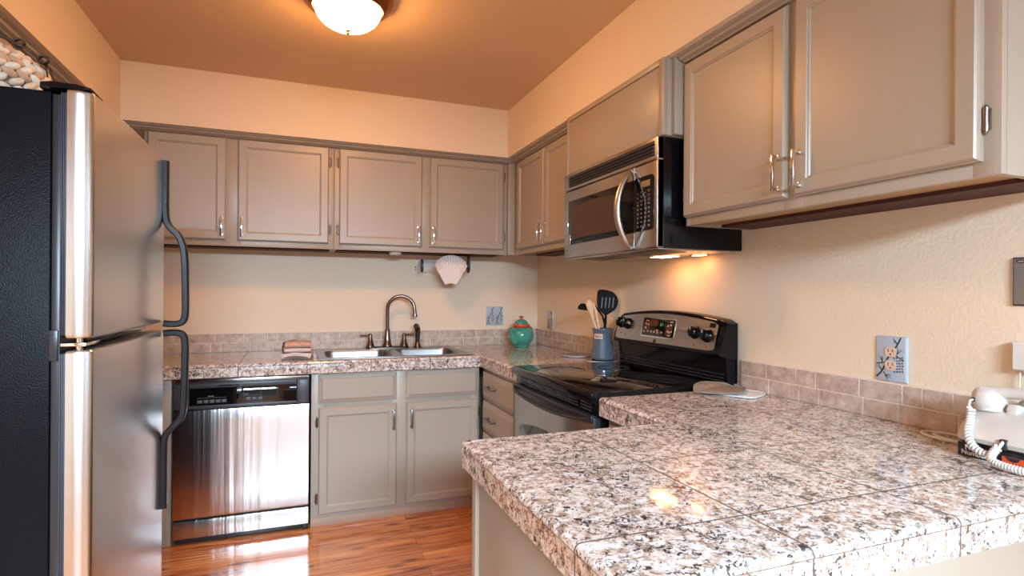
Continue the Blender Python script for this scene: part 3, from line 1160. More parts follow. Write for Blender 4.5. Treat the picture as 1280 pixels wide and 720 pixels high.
mb = MB(); mb.box(a + .004, c - .004, -.606, -.592, .121, .127)
mb.build('panel_gap', M['darkgap'], dw)
mb = MB(); mb.box(a + .01, c - .01, -.600, -.592, .0045, .0295, .002)
mb.box(c - .030, c - .004, -.612, -.6005, .0025, .045, .002)
mb.build('kick_plate', M['blacksatin'], dw)
# control console
con = MB()
con.box(a + .003, c - .003, -.607, -.5925, .6685, .8175, .002)
con.box(a + .003, a + .070, -.622, -.607, .669, .797, .006)
con.box(c - .064, c - .003, -.622, -.607, .669, .797, .006)
con.box(a + .07, c - .063, -.6215, -.607, .669, .687, .004)
con.box(a + .07, c - .063, -.6215, -.607, .772, .797, .004)
console = con.build('control_console', M['charcoal'], dw, 40)
mb = MB(); mb.box(a + .003, c - .003, -.6235, -.6075, .8025, .8175, .004)
mb.build('trim_strip', M['steel'], dw)
mb = MB(); mb.prism([(-.610, .6885), (-.619, .6885), (-.6125, .770), (-.610, .770)], a + .0715, c - .065, 'X', .001)
mb.build('button_panel', M['blackglass'], dw)
for k, bx in enumerate([a + .105 + .027 * i for i in range(5)] + [a + .325 + .027 * i for i in range(3)]):
    dz = 0 if k < 5 else .003
    mb = MB(); mb.nest(bx, bx + .023, .697 + dz, .714 + dz, [(0, -.6172), (0, -.6183), (.002, -.6187)])
    mb.build('button', M['charcoal'], console)
    mb = MB(); mb.box(bx + .005, bx + .018, -.6191, -.6186, .704 + dz, .708 + dz)
    mb.build('button_mark', M['greymark'], console)
for q0_, q1_, yy, z0_, z1_ in ((a + .105, a + .235, -.6165, .7225, .7238), (a + .152, a + .178, -.6160, .729, .733), (a + .31, a + .40, -.6162, .7245, .7255), (a + .318, a + .336, -.6157, .731, .7345)):
    mb = MB(); mb.box(q0_, q1_, yy, yy + .0008, z0_, z1_)
    mb.build('panel_marking', M['greymark'], console)
mb = MB(); mb.box(a + .20, a + .29, -.6218, -.6213, .780, .786); mb.box(a + .30, a + .36, -.6218, -.6213, .781, .784)
mb.build('latch', M['blackglass'], console)

# ------------------------------------------------------------------ range (frame R: local x = -world y, front faces -X)
rg = thing('range', 'freestanding black glass-top electric range with stainless oven door', 'stove', (1.625, -.33, 0), 'R')
a, c = 1.2285, 2.0185
mb = MB(); mb.box(a + .004, c - .004, -.625, -.012, .05, .866, .003)
for q_ in (a + .06, c - .06):
    for yy in (-.57, -.08): mb.lathe([(.018, .0005), (.018, .05)], q_, yy, 12)
mb.build('body', M['black'], rg)
ck = MB()
ck.prism([(-.030, .868), (-.640, .868), (-.662, .869), (-.668, .874), (-.669, .892), (-.664, .901), (-.655, .9045), (-.640, .9048), (-.030, .9048)], a, c, 'X', .0015)
cook = ck.build('cooktop', M['black'], rg, 40)
mb = MB(); mb.box(a + .018, c - .018, -.638, -.085, .9049, .9062, .0006)
gl = mb.build('glass_surface', M['blackglass'], cook)
for bx, by, r_ in ((1.43, -.49, .105), (1.81, -.49, .085), (1.43, -.22, .075), (1.81, -.22, .105)):
    mb = MB(); mb.lathe([(r_, .9063), (r_, .9066), (r_ - .003, .9066), (r_ - .003, .9063)], bx, by, 48, cap0=False, cap1=False)
    mb.build('burner_ring', M['burner'], cook)
# vent strip under the cooktop
mb = MB(); mb.box(a + .006, c - .006, -.640, -.6255, .812, .8672, .002)
mb.build('vent_panel', M['black'], rg)
mb = MB()
for r_ in range(3):
    z = .853 - r_ * .011
    for k in range(7):
        x = a + .05 + k * .102
        mb.box(x, x + .082, -.6425, -.6395, z, z + .005, .0012)
mb.build('vent_louvres', M['charcoal'], rg)
# oven door
mb = MB()
mb.box(a + .004, c - .004, -.655, -.6255, .205, .806, .006)
door = mb.build('oven_door', M['steel'], rg, 30)
arch = []
for k in range(25):
    u = -1 + 2 * k / 24
    arch.append(((a + c) / 2 + u * (c - a - .010) / 2, .798 - .024 * (1 - u * u)))
mb = MB(); mb.prism([(a + .005, .822), (c - .005, .822)] + arch[::-1], -.664, -.6405, 'Y', .003)
mb.build('door_top_trim', M['blacksatin'], door, 30)
for xa_, xb_ in ((a + .0015, a + .0045), (c - .0045, c - .0015)):
    mb = MB(); mb.box(xa_, xb_, -.6555, -.626, .205, .815, .001)
    mb.build('door_side_trim', M['blacksatin'], door)
mb = MB()
pts = []
for k in range(31):
    u = -1 + 2 * k / 30
    pts.append(((a + c) / 2 + u * .37, -.662 - .026 * (1 - u ** 6), .808 - .024 * (1 - u * u)))
mb.tube(pts, .0085, 12, flat=(1.0, .8))
mb.build('door_handle', M['blacksatin'], door, 50)
mb = MB()
wv = [(a + .085, .34), (c - .085, .34)]
for k in range(13):
    u = 1 - 2 * k / 12
    wv.append(((a + c) / 2 + u * (c - a - .17) / 2, .638 + .040 * (1 - u * u)))
mb.prism(wv, -.6565, -.6545, 'Y', .0008)
mb.build('oven_window', M['blackglass'], door)
mb = MB(); mb.box(a + .004, c - .004, -.652, -.6255, .055, .198, .006)
mb.build('storage_drawer', M['steel'], rg)
# backguard
bgd = MB()
zl = .905


def top_z(u): return 1.152 + .030 * (1 - u * u)


rings = []
for k in range(25):
    u = -1 + 2 * k / 24
    x = (a + c) / 2 + u * (c - a - .006) / 2
    tz = top_z(u) - (.010 if abs(u) > .98 else 0)
    rings.append([(x, -.012, zl), (x, -.062, zl), (x, -.066, .960), (x, -.072, 1.008), (x, -.100, 1.016), (x, -.102, 1.028),
                  (x, -.068, tz - .010), (x, -.062, tz - .003), (x, -.054, tz), (x, -.012, tz)])
bgd.loops(rings)
guard = bgd.build('backguard', M['black'], rg, 30)
mb = MB()
for k in range(3): mb.box(a + .02, c - .02, -.0745 + .002 * k, -.06, .913 + .013 * k, .917 + .013 * k, .001)
mb.build('vent_ledge', M['blacksatin'], guard)
# tilted stainless fascia


def fas(x, s, lift=0.0):
    """Point on the fascia: x along, s = 0..1 from bottom to arched top."""
    u = (x - (a + c) / 2) / ((c - a - .006) / 2)
    zb_, zt_ = 1.030, top_z(u) - .013
    z = zb_ + (zt_ - zb_) * s
    y = -.102 + (.034) * (z - 1.028) / (1.17 - 1.028)
    return (x, y - lift * .97, z + lift * .23)


mb = MB()
rows = []
n = 24
fxa, fxb = a + .022, c - .035
fr_, bk_ = [], []
for sgn in (0,):
    grid = []
    for k in range(n + 1):
        x = fxa + (fxb - fxa) * k / n
        lo = .02 + (.06 if k in (0, n) else 0)
        hi = .98 - (.07 if k in (0, n) else 0)
        grid.append([fas(x, lo + (hi - lo) * j / 4, .0022) for j in range(5)])
    vs = [[mb.bm.verts.new(p) for p in r_] for r_ in grid]
    for k in range(n):
        for j in range(4):
            mb.bm.faces.new((vs[k][j], vs[k + 1][j], vs[k + 1][j + 1], vs[k][j + 1]))
    base = [[mb.bm.verts.new((p.co.x, p.co.y + .002, p.co.z)) for p in (vs[k][0], vs[k][4])] for k in range(n + 1)]
    for k in range(n):
        mb.bm.faces.new((vs[k][0], base[k][0], base[k + 1][0], vs[k + 1][0]))
        mb.bm.faces.new((vs[k][4], vs[k + 1][4], base[k + 1][1], base[k][1]))
fascia = mb.build('fascia', M['steel'], rg, 30)
tilt = Matrix.Rotation(-math.atan2(.034, .142), 3, 'X')


def on_fascia(x, z, lift):
    y = -.102 + .034 * (z - 1.028) / .142
    return Vector((x, y - lift * .97, z + lift * .23))


def tilted_poly(poly, centre, th):
    """Polygon (dx,dz) lying on the fascia, thickness th."""
    mb = MB()
    f0 = [mb.bm.verts.new(on_fascia(centre[0] + p[0], centre[1] + p[1], .0022)) for p in poly]
    f1 = [mb.bm.verts.new(on_fascia(centre[0] + p[0], centre[1] + p[1], .0022 + th)) for p in poly]
    mb.bm.faces.new(f1)
    for k in range(len(poly)):
        mb.bm.faces.new((f0[k], f0[(k + 1) % len(poly)], f1[(k + 1) % len(poly)], f1[k]))
    return mb


def rpoly(w, h, r, n=4, arch_=0.0):
    return [(p[0], p[1] + (arch_ * (1 - (2 * p[0] / w) ** 2) if p[1] > 0 else 0)) for p in [(q[0], q[1]) for q in rrect(0, 0, w / 2, h / 2, r, 0, n)]]


cxd = 1.595
tilted_poly(rpoly(.250, .090, .008), (cxd, 1.101), .0016).build('display_bezel', M['chrome'], fascia)
disp = tilted_poly(rpoly(.238, .078, .005), (cxd + .002, 1.101), .0024).build('display', M['blackglass'], fascia)
mb = tilted_poly(rpoly(.075, .030, .012), (cxd - .040, 1.121), .0028)
mb.build('display_lens', M['browndisp'], fascia)
for dx, dz, w_, h_ in ((-.085, .006, .042, .045), (.085, -.004, .044, .05), (-.01, -.020, .07, .02)):
    tilted_poly(rpoly(w_, h_, .006), (cxd + dx, 1.101 + dz), .0027).build('touch_zone', M['browndisp'], fascia)
for dx, dz in ((-.093, .014), (-.075, .012), (-.093, -.004), (-.10, -.022), (-.07, -.02), (-.045, -.02), (-.02, -.02), (0.0, -.012), (.005, -.022), (.075, .012), (.095, .016), (.078, -.012), (.09, -.016), (.104, -.012), (.035, -.020), (-.088, .030), (.095, .030), (.09, -.030)):
    w_ = .022 if abs(dz) > .025 else .010
    tilted_poly(rpoly(w_, .004 if abs(dz) > .025 else .007, .0015, 2), (cxd + dx, 1.101 + dz), .0031).build('touch_mark', M['greymark2'], fascia)
text('clock_digits', '07', .021, on_fascia(cxd + .027, 1.115, .0055), M['greenled'], fascia, tilt)
# round maker's badge
mb = tilted_poly([(.010 * math.cos(2 * math.pi * k / 20), .010 * math.sin(2 * math.pi * k / 20)) for k in range(20)], (cxd - .008, 1.040), .0012)
bdg = mb.build('badge', M['ink'], fascia)
# knobs
for kx, kz in ((1.285, 1.112), (1.345, 1.108), (1.855, 1.098), (1.932, 1.090)):
    mb = MB()
    mb.lathe([(.0285, 0), (.0285, -.003), (.0255, -.006), (.023, -.020), (.0205, -.024), (.001, -.025)], 0, 0, 28, 'Y')
    mb.box(-.006, .006, -.031, -.018, -.021, .021, .003)
    M4 = Matrix.Translation(on_fascia(kx, kz, .0026)) @ tilt.to_4x4()
    bmesh.ops.transform(mb.bm, matrix=M4, verts=mb.bm.verts)
    kn = mb.build('knob', M['black'], fascia, 40)
    mb = MB(); mb.box(-.001, .001, -.0316, -.0308, .006, .019)
    bmesh.ops.transform(mb.bm, matrix=M4, verts=mb.bm.verts)
    mb.build('knob_pointer', M['whitemark'], fascia)
mb = tilted_poly(rpoly(.026, .017, .003), (1.952, 1.132), .004)
mb.build('oven_light_switch', M['black'], fascia)
for kx, kz, r_ in ((1.855, 1.098, .038), (1.932, 1.090, .038)):
    for k in range(9):
        an = R(-30 + 30 * k)
        tilted_poly(rpoly(.004, .003, .001, 1), (kx + r_ * math.cos(an), kz + r_ * math.sin(an)), .0006).build('dial_mark', M['ink'], fascia)
    tilted_poly(rpoly(.011, .010, .002, 2), (kx + .004, 1.047), .0006).build('burner_symbol', M['redmark'], fascia)
for kx, kz in ((1.40, 1.140), (1.392, 1.088), (1.295, 1.060), (1.335, 1.055)):
    tilted_poly(rpoly(.007, .008, .002, 2), (kx, kz), .0006).build('burner_symbol', M['redmark'], fascia)

# ------------------------------------------------------------------ microwave (frame R)
mw = thing('microwave', 'stainless over-the-range microwave with lit lamp underneath', 'microwave', (1.64, -.2, 1.425), 'R')
a, c, zb_, zt_ = 1.2565, 2.026, 1.428, 1.8415
mb = MB(); mb.box(a + .004, c - .003, -.372, -.0015, zb_, zt_ - .001, .003)
mb.build('body', M['black'], mw)
# front frame with top grille
mb = MB()
prof = [(-.3725, 1.7585), (-.398, 1.7585), (-.402, 1.762), (-.402, 1.836), (-.398, 1.8405), (-.3725, 1.8405)]
mb.prism(prof, a, c, 'X', .0015)
gr = mb.build('vent_grille', M['steel'], mw, 30)
mb = MB(); mb.box(a + .052, c - .018, -.4032, -.400, 1.771, 1.826, .001)
mb.build('grille_recess', M['darkgap'], gr)
for k in range(4):
    z = 1.776 + .013 * k
    mb = MB(); mb.prism([(-.4032, z), (-.409, z - .003), (-.4098, z - .0005), (-.4032, z + .0065)], a + .054, c - .020, 'X')
    mb.build('louvre', M['charcoal'], gr)
# door
mb = MB()
mb.prism([(-.3725, zb_ + .002), (-.396, zb_ + .002), (-.402, zb_ + .008), (-.402, 1.750), (-.397, 1.7555), (-.3725, 1.7555)], a, 1.8755, 'X', .0015)
door = mb.build('door', M['steel'], mw, 30)
mb = MB(); mb.prism([(a + .048, 1.492), (1.8735, 1.497), (1.8735, 1.7035), (a + .048, 1.7035)], -.4045, -.4015, 'Y', .001)
mb.build('door_glass', M['black'], door)
mb = MB()
wv = [(a + .085, 1.520), (1.775, 1.520)]
for k in range(13):
    u = 1 - 2 * k / 12
    wv.append(((a + .085 + 1.775) / 2 + u * (1.775 - a - .085) / 2, 1.660 + .020 * (1 - u * u)))
mb.prism(wv, -.4052, -.4046, 'Y')
mb.build('window_screen', simple('brown_mesh_window', (0.055, 0.028, 0.016), 0.12), door)
mb = MB(); mb.box(a + .044, a + .0478, -.4055, -.4015, 1.49, 1.705, .001)
mb.build('glass_trim', M['chrome'], door)
mb = MB(); mb.box(a + .066, a + .082, -.4085, -.4053, 1.494, 1.54, .002)
mb.build('door_latch', M['chrome'], door)
mb = MB(); mb.lathe([(.010, -.4018), (.010, -.4035), (.007, -.404), (.001, -.404)], a + .040, 0, 24, 'Y', cz=1.465)
mb.build('badge', M['chrome'], door)
mb = MB(); mb.lathe([(.0062, -.4040), (.0062, -.4045), (.001, -.4045)], a + .040, 0, 20, 'Y', cz=1.465)
mb.build('badge_centre', M['ink'], door)
# bowed handle
mb = MB()
pts, rad = [], []
for k in range(33):
    u = -1 + 2 * k / 32
    pts.append((1.857, -.402 - .062 * (1 - u * u) - .002, 1.590 + .158 * u))
    rad.append(.006 + .0095 * (1 - u * u) ** .6)
mb.tube(pts, rad, 14, upref=(1, 0, 0))
mb.box(1.850, 1.864, -.4105, -.4005, 1.430, 1.446, .003)
mb.box(1.850, 1.864, -.4105, -.4005, 1.735, 1.751, .003)
mb.build('door_handle', M['steel'], door, 60)
# control section
mb = MB()
mb.prism([(-.3725, zb_ + .002), (-.396, zb_ + .002), (-.402, zb_ + .008), (-.402, 1.750), (-.397, 1.7555), (-.3725, 1.7555)], 1.8785, c, 'X', .0015)
con = mb.build('control_section', M['steel'], mw, 30)
mb = MB()
kp_ = [(1.8805, 1.498), (1.988, 1.498)] + [(1.988 + .020 * math.sin(R(15 * k)), 1.518 - .020 * math.cos(R(15 * k))) for k in range(1, 7)]
kp_ += [(1.988 + .020 * math.cos(R(15 * k)), 1.686 + .020 * math.sin(R(15 * k))) for k in range(0, 7)] + [(1.8805, 1.706)]
mb.prism(kp_, -.4045, -.4015, 'Y')
pan = mb.build('keypad_panel', M['black'], con)
mb = MB(); mb.box(1.925, 1.985, -.4056, -.4046, 1.664, 1.688, .0004)
mb.build('display', M['amberdisp'], con)
mb = MB()
for r_ in range(9):
    z = 1.648 - r_ * .0165
    for k in range(4):
        x = 1.905 + k * .024
        if r_ in (0, 1, 2):
            if k in (1, 3): mb.box(x - .009, x + .011, -.4053, -.4046, z, z + .0022)
            mb.box(x - .004, x + .006, -.4053, -.4046, z - .006, z - .0035)
        else:
            mb.box(x - .004, x + .004 + (.003 if k == 3 else 0), -.4053, -.4046, z - .003, z + .004)
mb.build('key_marks', M['greymark'], con)
mb = MB(); mb.box(c - .0105, c, -.3995, -.372, zb_ + .002, zt_ - .001, .003)
mb.build('edge_trim', M['chrome'], mw)
# underside
mb = MB(); mb.box(a + .006, c - .006, -.392, -.03, zb_ - .004, zb_ + .0015, .001)
und = mb.build('bottom_plate', M['steel'], mw)
for x0_, x1_ in ((1.32, 1.60), (1.66, 1.94)):
    mb = MB(); mb.box(x0_, x1_, -.35, -.20, zb_ - .0055, zb_ - .0045, .0004)
    for k in range(9): mb.box(x0_ + .004, x1_ - .004, -.345 + .016 * k, -.338 + .016 * k, zb_ - .0065, zb_ - .005)
    mb.build('grease_filter', M['filter'], und)
for x0_, x1_, y0_, y1_ in ((1.63, 1.745, -.155, -.085), (1.80, 1.865, -.062, -.040)):  # second small lens is added, standing in for a reflection near the wall
    mb = MB(); mb.box(x0_ - .008, x1_ + .008, y0_ - .008, y1_ + .006, zb_ - .006, zb_ - .0045, .0005)
    mb.build('lamp_bezel', M['filter'], und)
    mb = MB(); mb.box(x0_, x1_, y0_, y1_, zb_ - .0075, zb_ - .0062, .0004)
    mb.build('lamp_lens', M['hoodlens'], und)

# ------------------------------------------------------------------ ceiling light
cl = thing('ceiling_light', 'lit frosted dome ceiling light with copper bronze rim', 'light', (-1.455, -1.437, 2.434), 'B')
lx, ly = -1.455, -1.437
mb = MB(); mb.lathe([(.150, 2.4335), (.176, 2.4335), (.178, 2.425), (.173, 2.418), (.168, 2.413), (.170, 2.407), (.163, 2.399), (.154, 2.391), (.146, 2.3835), (.137, 2.380), (.131, 2.383), (.131, 2.4335)], lx, ly, 64, cap0=False, cap1=False)
mb.build('rim', M['bronze'], cl, 25)
mb = MB(); mb.lathe([(.1295, 2.400)] + [(.1295 * math.cos(R(q)), 2.390 - .088 * math.sin(R(q))) for q in range(0, 88, 6)] + [(.004, 2.302)], lx, ly, 64)
mb.build('glass_dome', M['dome'], cl, 60)
mb = MB(); mb.lathe([(.0005, 2.284), (.004, 2.285), (.0065, 2.289), (.004, 2.293), (.006, 2.2965), (.009, 2.299), (.009, 2.3018), (.001, 2.3018)], lx, ly, 18)
mb.build('finial', M['bronze'], cl)

# ------------------------------------------------------------------ sink and faucet
RZ = .8895
sk = thing('double_sink', 'stainless double-bowl drop-in sink in the back counter', 'sink', (-1.1, -.315, RZ), 'B')
SX0, SX1, SY0, SY1 = -1.527, -.672, -.592, -.042
bowls = [(-1.488, -1.122, -.548, -.165), (-1.066, -.712, -.548, -.165)]


def sink_half(mb, ox0, ox1, bowl):
    bx0, bx1, by0, by1 = bowl
    cx, cy = (bx0 + bx1) / 2, (by0 + by1) / 2
    hx, hy = (bx1 - bx0) / 2, (by1 - by0) / 2
    n = 6
    inner = rrect(cx, cy, hx, hy, .055, RZ + .0055, n)
    outer = []
    for i, p in enumerate(inner):
        d = Vector((p[0] - cx, p[1] - cy))
        # project outwards onto the outer rectangle
        t_ = 1e9
        if d.x > 1e-9: t_ = min(t_, (ox1 - cx) / d.x)
        if d.x < -1e-9: t_ = min(t_, (ox0 - cx) / d.x)
        if d.y > 1e-9: t_ = min(t_, (SY1 - cy) / d.y)
        if d.y < -1e-9: t_ = min(t_, (SY0 - cy) / d.y)
        outer.append((cx + d.x * t_, cy + d.y * t_, RZ + .0055))
    # snap nearest samples to the rectangle's corners
    for (qx, qy) in ((ox0, SY0), (ox1, SY0), (ox0, SY1), (ox1, SY1)):
        k = min(range(len(outer)), key=lambda i: (outer[i][0] - qx) ** 2 + (outer[i][1] - qy) ** 2)
        outer[k] = (qx, qy, RZ + .0055)
    rings = [outer, inner]
    for (ins, dz) in ((.002, -.003), (.004, -.02), (.012, -.15), (.03, -.170), (.06, -.176), (.14, -.180)):
        r = max(.02, .055 - ins * .2)
        rings.append(rrect(cx, cy, hx - ins, hy - ins, min(r, hx - ins - .005, hy - ins - .005), RZ + .0055 + dz, n))
    mb.loops(rings, cap0=False, cap1=True)


mb = MB()
mid = (bowls[0][1] + bowls[1][0]) / 2
sink_half(mb, SX0, mid, bowls[0])
sink_half(mb, mid, SX1, bowls[1])
skin = mb.build('bowls', M['steel_sink'], sk, 40)
mb = MB()
w = .006
mb.box(SX0 - .001, SX1 + .001, SY0 - w, SY0 + .002, RZ, RZ + .0062, .002); mb.box(SX0 - .001, SX1 + .001, SY1 - .002, SY1 + w, RZ, RZ + .0062, .002)
mb.box(SX0 - w, SX0 + .002, SY0 - .004, SY1 + .004, RZ, RZ + .006, .002); mb.box(SX1 - .002, SX1 + w, SY0 - .004, SY1 + .004, RZ, RZ + .006, .002)
mb.build('rim', M['steel_sink'], sk)
for (bx0, bx1, by0, by1) in bowls:
    mb = MB(); mb.lathe([(.042, RZ - .1742), (.042, RZ - .171), (.036, RZ - .171), (.03, RZ - .1735), (.004, RZ - .1735)], (bx0 + bx1) / 2, (by0 + by1) / 2, 24)
    mb.build('drain', M['chrome'], sk)

FZ = RZ + .0062
fc = thing('faucet', 'dark nickel gooseneck faucet with two lever handles behind the sink', 'faucet', (-1.096, -.1, FZ), 'B')
mb = MB()
mb.loops([rrect(-1.094, -.1, .137, .030, .028, FZ, 5), rrect(-1.094, -.1, .137, .030, .028, FZ + .008, 5), rrect(-1.094, -.1, .130, .023, .022, FZ + .014, 5)])
mb.build('deck_plate', M['nickel'], fc)
mb = MB(); mb.lathe([(.031, FZ + .014), (.031, FZ + .020), (.027, FZ + .026), (.021, FZ + .055), (.0165, FZ + .09), (.0155, FZ + .115), (.017, FZ + .117), (.017, FZ + .122), (.012, FZ + .124)], -1.096, -.1, 28)
mb.build('spout_base', M['nickel'], fc)
mb = MB()
pts = [(-1.096, -.1, FZ + .118), (-1.096, -.1, FZ + .18), (-1.096, -.1, FZ + .245)]
for k in range(1, 19):
    an = math.pi - k * R(168) / 18
    pts.append((-1.012 + .084 * math.cos(an), -.1 - .035 * (k / 18), FZ + .252 + .084 * math.sin(an)))
pts.append((-.925, -.137, FZ + .225))
mb.tube(pts, .0115, 16)
mb.build('spout', M['nickel'], fc, 60)
mb = MB(); mb.lathe([(.0125, FZ + .228), (.0135, FZ + .224), (.0125, FZ + .218), (.0165, FZ + .208), (.016, FZ + .204), (.008, FZ + .204)], -.925, -.137, 20)
mb.build('spout_tip', M['nickel'], fc)
for sx_, hx in ((-1, -1.203), (1, -.988)):
    mb = MB()
    mb.lathe([(.027, FZ + .0005 + .013), (.026, FZ + .020), (.021, FZ + .03), (.014, FZ + .062), (.011, FZ + .078), (.013, FZ + .081), (.0125, FZ + .090), (.008, FZ + .096), (.001, FZ + .098)], hx, -.1, 24)
    mb.tube([(hx, -.1, FZ + .087), (hx + sx_ * .03, -.1, FZ + .088), (hx + sx_ * .066, -.1, FZ + .087)], [.0065, .006, .0068], 12)
    mb.build('lever_handle', M['nickel'], fc)
sp = thing('side_sprayer', 'dark nickel side sprayer standing right of the faucet', 'sprayer', (-.900, -.105, FZ), 'B')
mb = MB(); mb.lathe([(.026, FZ), (.026, FZ + .006), (.021, FZ + .012), (.017, FZ + .03), (.0155, FZ + .036)], -.900, -.105, 24)
mb.build('base', M['nickel'], sp)
mb = MB()
mb.tube([(-.900, -.105, FZ + .034), (-.900, -.105, FZ + .065), (-.899, -.106, FZ + .10), (-.903, -.109, FZ + .125), (-.912, -.118, FZ + .142), (-.918, -.130, FZ + .143)], [.0135, .016, .018, .019, .0185, .015], 16)
mb.build('spray_head', M['nickel'], sp, 60)

# ------------------------------------------------------------------ dish cloths left of the sink
CZ = ZC1 + .0006


def folded(name, label, mat, cx, cy, wx, wy, z0, th, layers, rz, seed, group=None, tilt=0.0):
    """A folded cloth: a wavy stack of layers joined along one fold."""
    rnd = random.Random(seed)
    t = thing(name, label, 'cloth', (cx, cy, z0), 'B', group)
    t.rotation_euler = (0, 0, rz)
    mb = MB()
    # serpentine cross-section in YZ, with thickness
    lt = th / layers
    path = []
    for i in range(layers):
        z = lt * (i + .5)
        f, bk = -wy / 2, wy / 2
        seq = (bk, f) if i % 2 == 0 else (f, bk)
        for k in range(9):
            u = k / 8
            y = seq[0] + (seq[1] - seq[0]) * u
            path.append((y, z + .0025 * math.sin(7 * u + i)))
        if i < layers - 1:
            s_ = -1 if i % 2 == 0 else 1
            path.append((seq[1] + s_ * lt * .45, z + lt * .5))
    nx = 15
    tt = lt * .42
    rows = []
    for k in range(nx):
        u = -1 + 2 * k / (nx - 1)
        e = 1 - .10 * abs(u) ** 3
        dz = .004 * math.sin(3 * u + seed) - .004 * u * u
        up, dn = [], []
        for i, (y, z) in enumerate(path):
            y0, z0_ = path[max(i - 1, 0)]
            y1, z1_ = path[min(i + 1, len(path) - 1)]
            nn = Vector((-(z1_ - z0_), y1 - y0)).normalized() * tt
            jx = u * wx / 2 * (1 + .03 * math.sin(i * .9 + seed))
            zz = z * (1 - .12 * u * u) + max(0, dz) * (z / th)
            up.append((jx, y * e + nn.x, max(.0005, zz + nn.y)))
            dn.append((jx, y * e - nn.x, max(.0005, zz - nn.y)))
        rows.append(up + dn[::-1])
    mb.loops(rows)
    o = mb.bm
    bmesh.ops.translate(o, verts=o.verts, vec=Vector((cx, cy, z0)))
    mb.build('folded_cloth', mat, t, 60)
    return t


TX, TY = -1.635, -.44
folded('dish_cloth', 'slate grey cloth at the bottom back of the folded stack left of the sink', M['towel_grey'], TX - .012, TY + .108, .135, .03, CZ, .088, 4, R(8), 9, 'folded dish cloths')
folded('dish_cloth', 'striped pink and grey dish cloth at the bottom of the stack left of the sink', M['towel_stripe'], TX, TY - .02, .150, .145, CZ, .034, 3, R(-6), 2, 'folded dish cloths')
folded('dish_cloth', 'pale pink dish cloth in the middle of the folded stack left of the sink', M['towel_stripe'], TX - .004, TY - .015, .138, .135, CZ + .0365, .022, 2, R(3), 4, 'folded dish cloths')
folded('dish_cloth', 'peach terry cloth on top of the folded stack left of the sink', M['towel_peach'], TX + .003, TY - .012, .128, .13, CZ + .061, .030, 2, R(-2), 5, 'folded dish cloths')

# ------------------------------------------------------------------ paper towel holder under the sink's wall cabinet
ph = thing('paper_towel_holder', 'paper towel roll with fan-folded end on a black holder under the wall cabinet', 'paper towels', (-.725, -.17, 1.507), 'B')
AX, AZ = -.17, 1.430
mb = MB(); mb.lathe([(.012, -.878), (.039, -.878), (.0405, -.876), (.0405, -.590), (.039, -.588), (.012, -.588)], AX, 0, 40, 'X', cz=AZ)
mb.build('paper_roll', M['paper'], ph)
mb = MB()
mb.loops([[(x, AX + .024 * w_ * math.cos(R(15 * k)), AZ + .043 * w_ * math.sin(R(15 * k))) for k in range(24)] for x, w_ in ((-.882, .9), (-.884, 1), (-.893, 1), (-.896, .9))])
arm = mb.build('end_disc', M['blacksatin'], ph, 40)
mb = MB(); mb.lathe([(.016, -.8963), (.014, -.902), (.008, -.904), (.001, -.904)], AX, 0, 24, 'X', cz=AZ - .012)
mb.build('end_knob', M['chrome'], arm)
mb = MB()
pl = [(AX + .024 * math.cos(R(180 + 180 * k / 16)), AZ - .002 + .040 * math.sin(R(180 + 180 * k / 16))) for k in range(17)] + [(AX + .020, 1.4965), (AX - .020, 1.4965)]
mb.prism(pl, -.583, -.570, 'X', .003)
mb.build('end_bracket', M['blacksatin'], ph, 40)
mb = MB(); mb.box(-.66, -.567, AX - .022, AX + .022, 1.4972, 1.5065, .002)
mb.build('mounting_plate', M['blacksatin'], ph)
# fan-folded sheet hanging in front of the roll
mb = MB()
n = 16
nv = 8
rows = []
for j in range(nv + 1):
    v = j / nv
    row = []
    for k in range(2 * n + 1):
        u = -1 + k / n
        an = R(80) * u
        x0, z0 = -.708 + .038 * u, 1.314 + .004 * math.cos(3 * u)
        x1, z1 = -.708 + .112 * math.sin(an), 1.412 + .088 * math.cos(an)
        pl_ = (1 if k % 2 else -1) * (.0004 + .017 * max(0, v - .35) ** 1.3)
        row.append((x0 + (x1 - x0) * v, AX - .0475 - pl_ - .012 * max(0, v - .5) - .006 * math.sin(math.pi * v), z0 + (z1 - z0) * v))
    rows.append(row)
front = [[mb.bm.verts.new(p) for p in r_] for r_ in rows]
back = [[mb.bm.verts.new((p[0], p[1] + .0016, p[2])) for p in r_] for r_ in rows]
for g in (front, back):
    for j in range(nv):
        for k in range(2 * n):
            mb.bm.faces.new((g[j][k], g[j][k + 1], g[j + 1][k + 1], g[j + 1][k]))
for j in range(nv):
    for k in (0, 2 * n):
        mb.bm.faces.new((front[j][k], front[j + 1][k], back[j + 1][k], back[j][k]))
for k in range(2 * n):
    for j in (0, nv):
        mb.bm.faces.new((front[j][k], front[j][k + 1], back[j][k + 1], back[j][k]))
mb.build('folded_sheet', M['paper'], ph, 20)

# puck light under the cabinet
pk = thing('puck_light', 'small round white light under the wall cabinet left of the towel roll', 'light', (-1.07, -.235, 1.507), 'B')
mb = MB(); mb.lathe([(.036, 1.5065), (.037, 1.4985), (.034, 1.4935), (.03, 1.491), (.001, 1.4905)], -1.07, -.235, 32)
mb.build('housing', M['white'], pk)
mb = MB(); mb.lathe([(.026, 1.4905), (.024, 1.4885), (.001, 1.488)], -1.07, -.235, 28)
mb.build('lens', M['cordwhite'], pk)

# ------------------------------------------------------------------ painted outlet plates


def plate_mb(x0, x1, z0, z1, th=.006):
    return MB().nest(x0, x1, z0, z1, [(0, -.0006), (0, -th + .003), (.001, -th + .001), (.004, -th)])


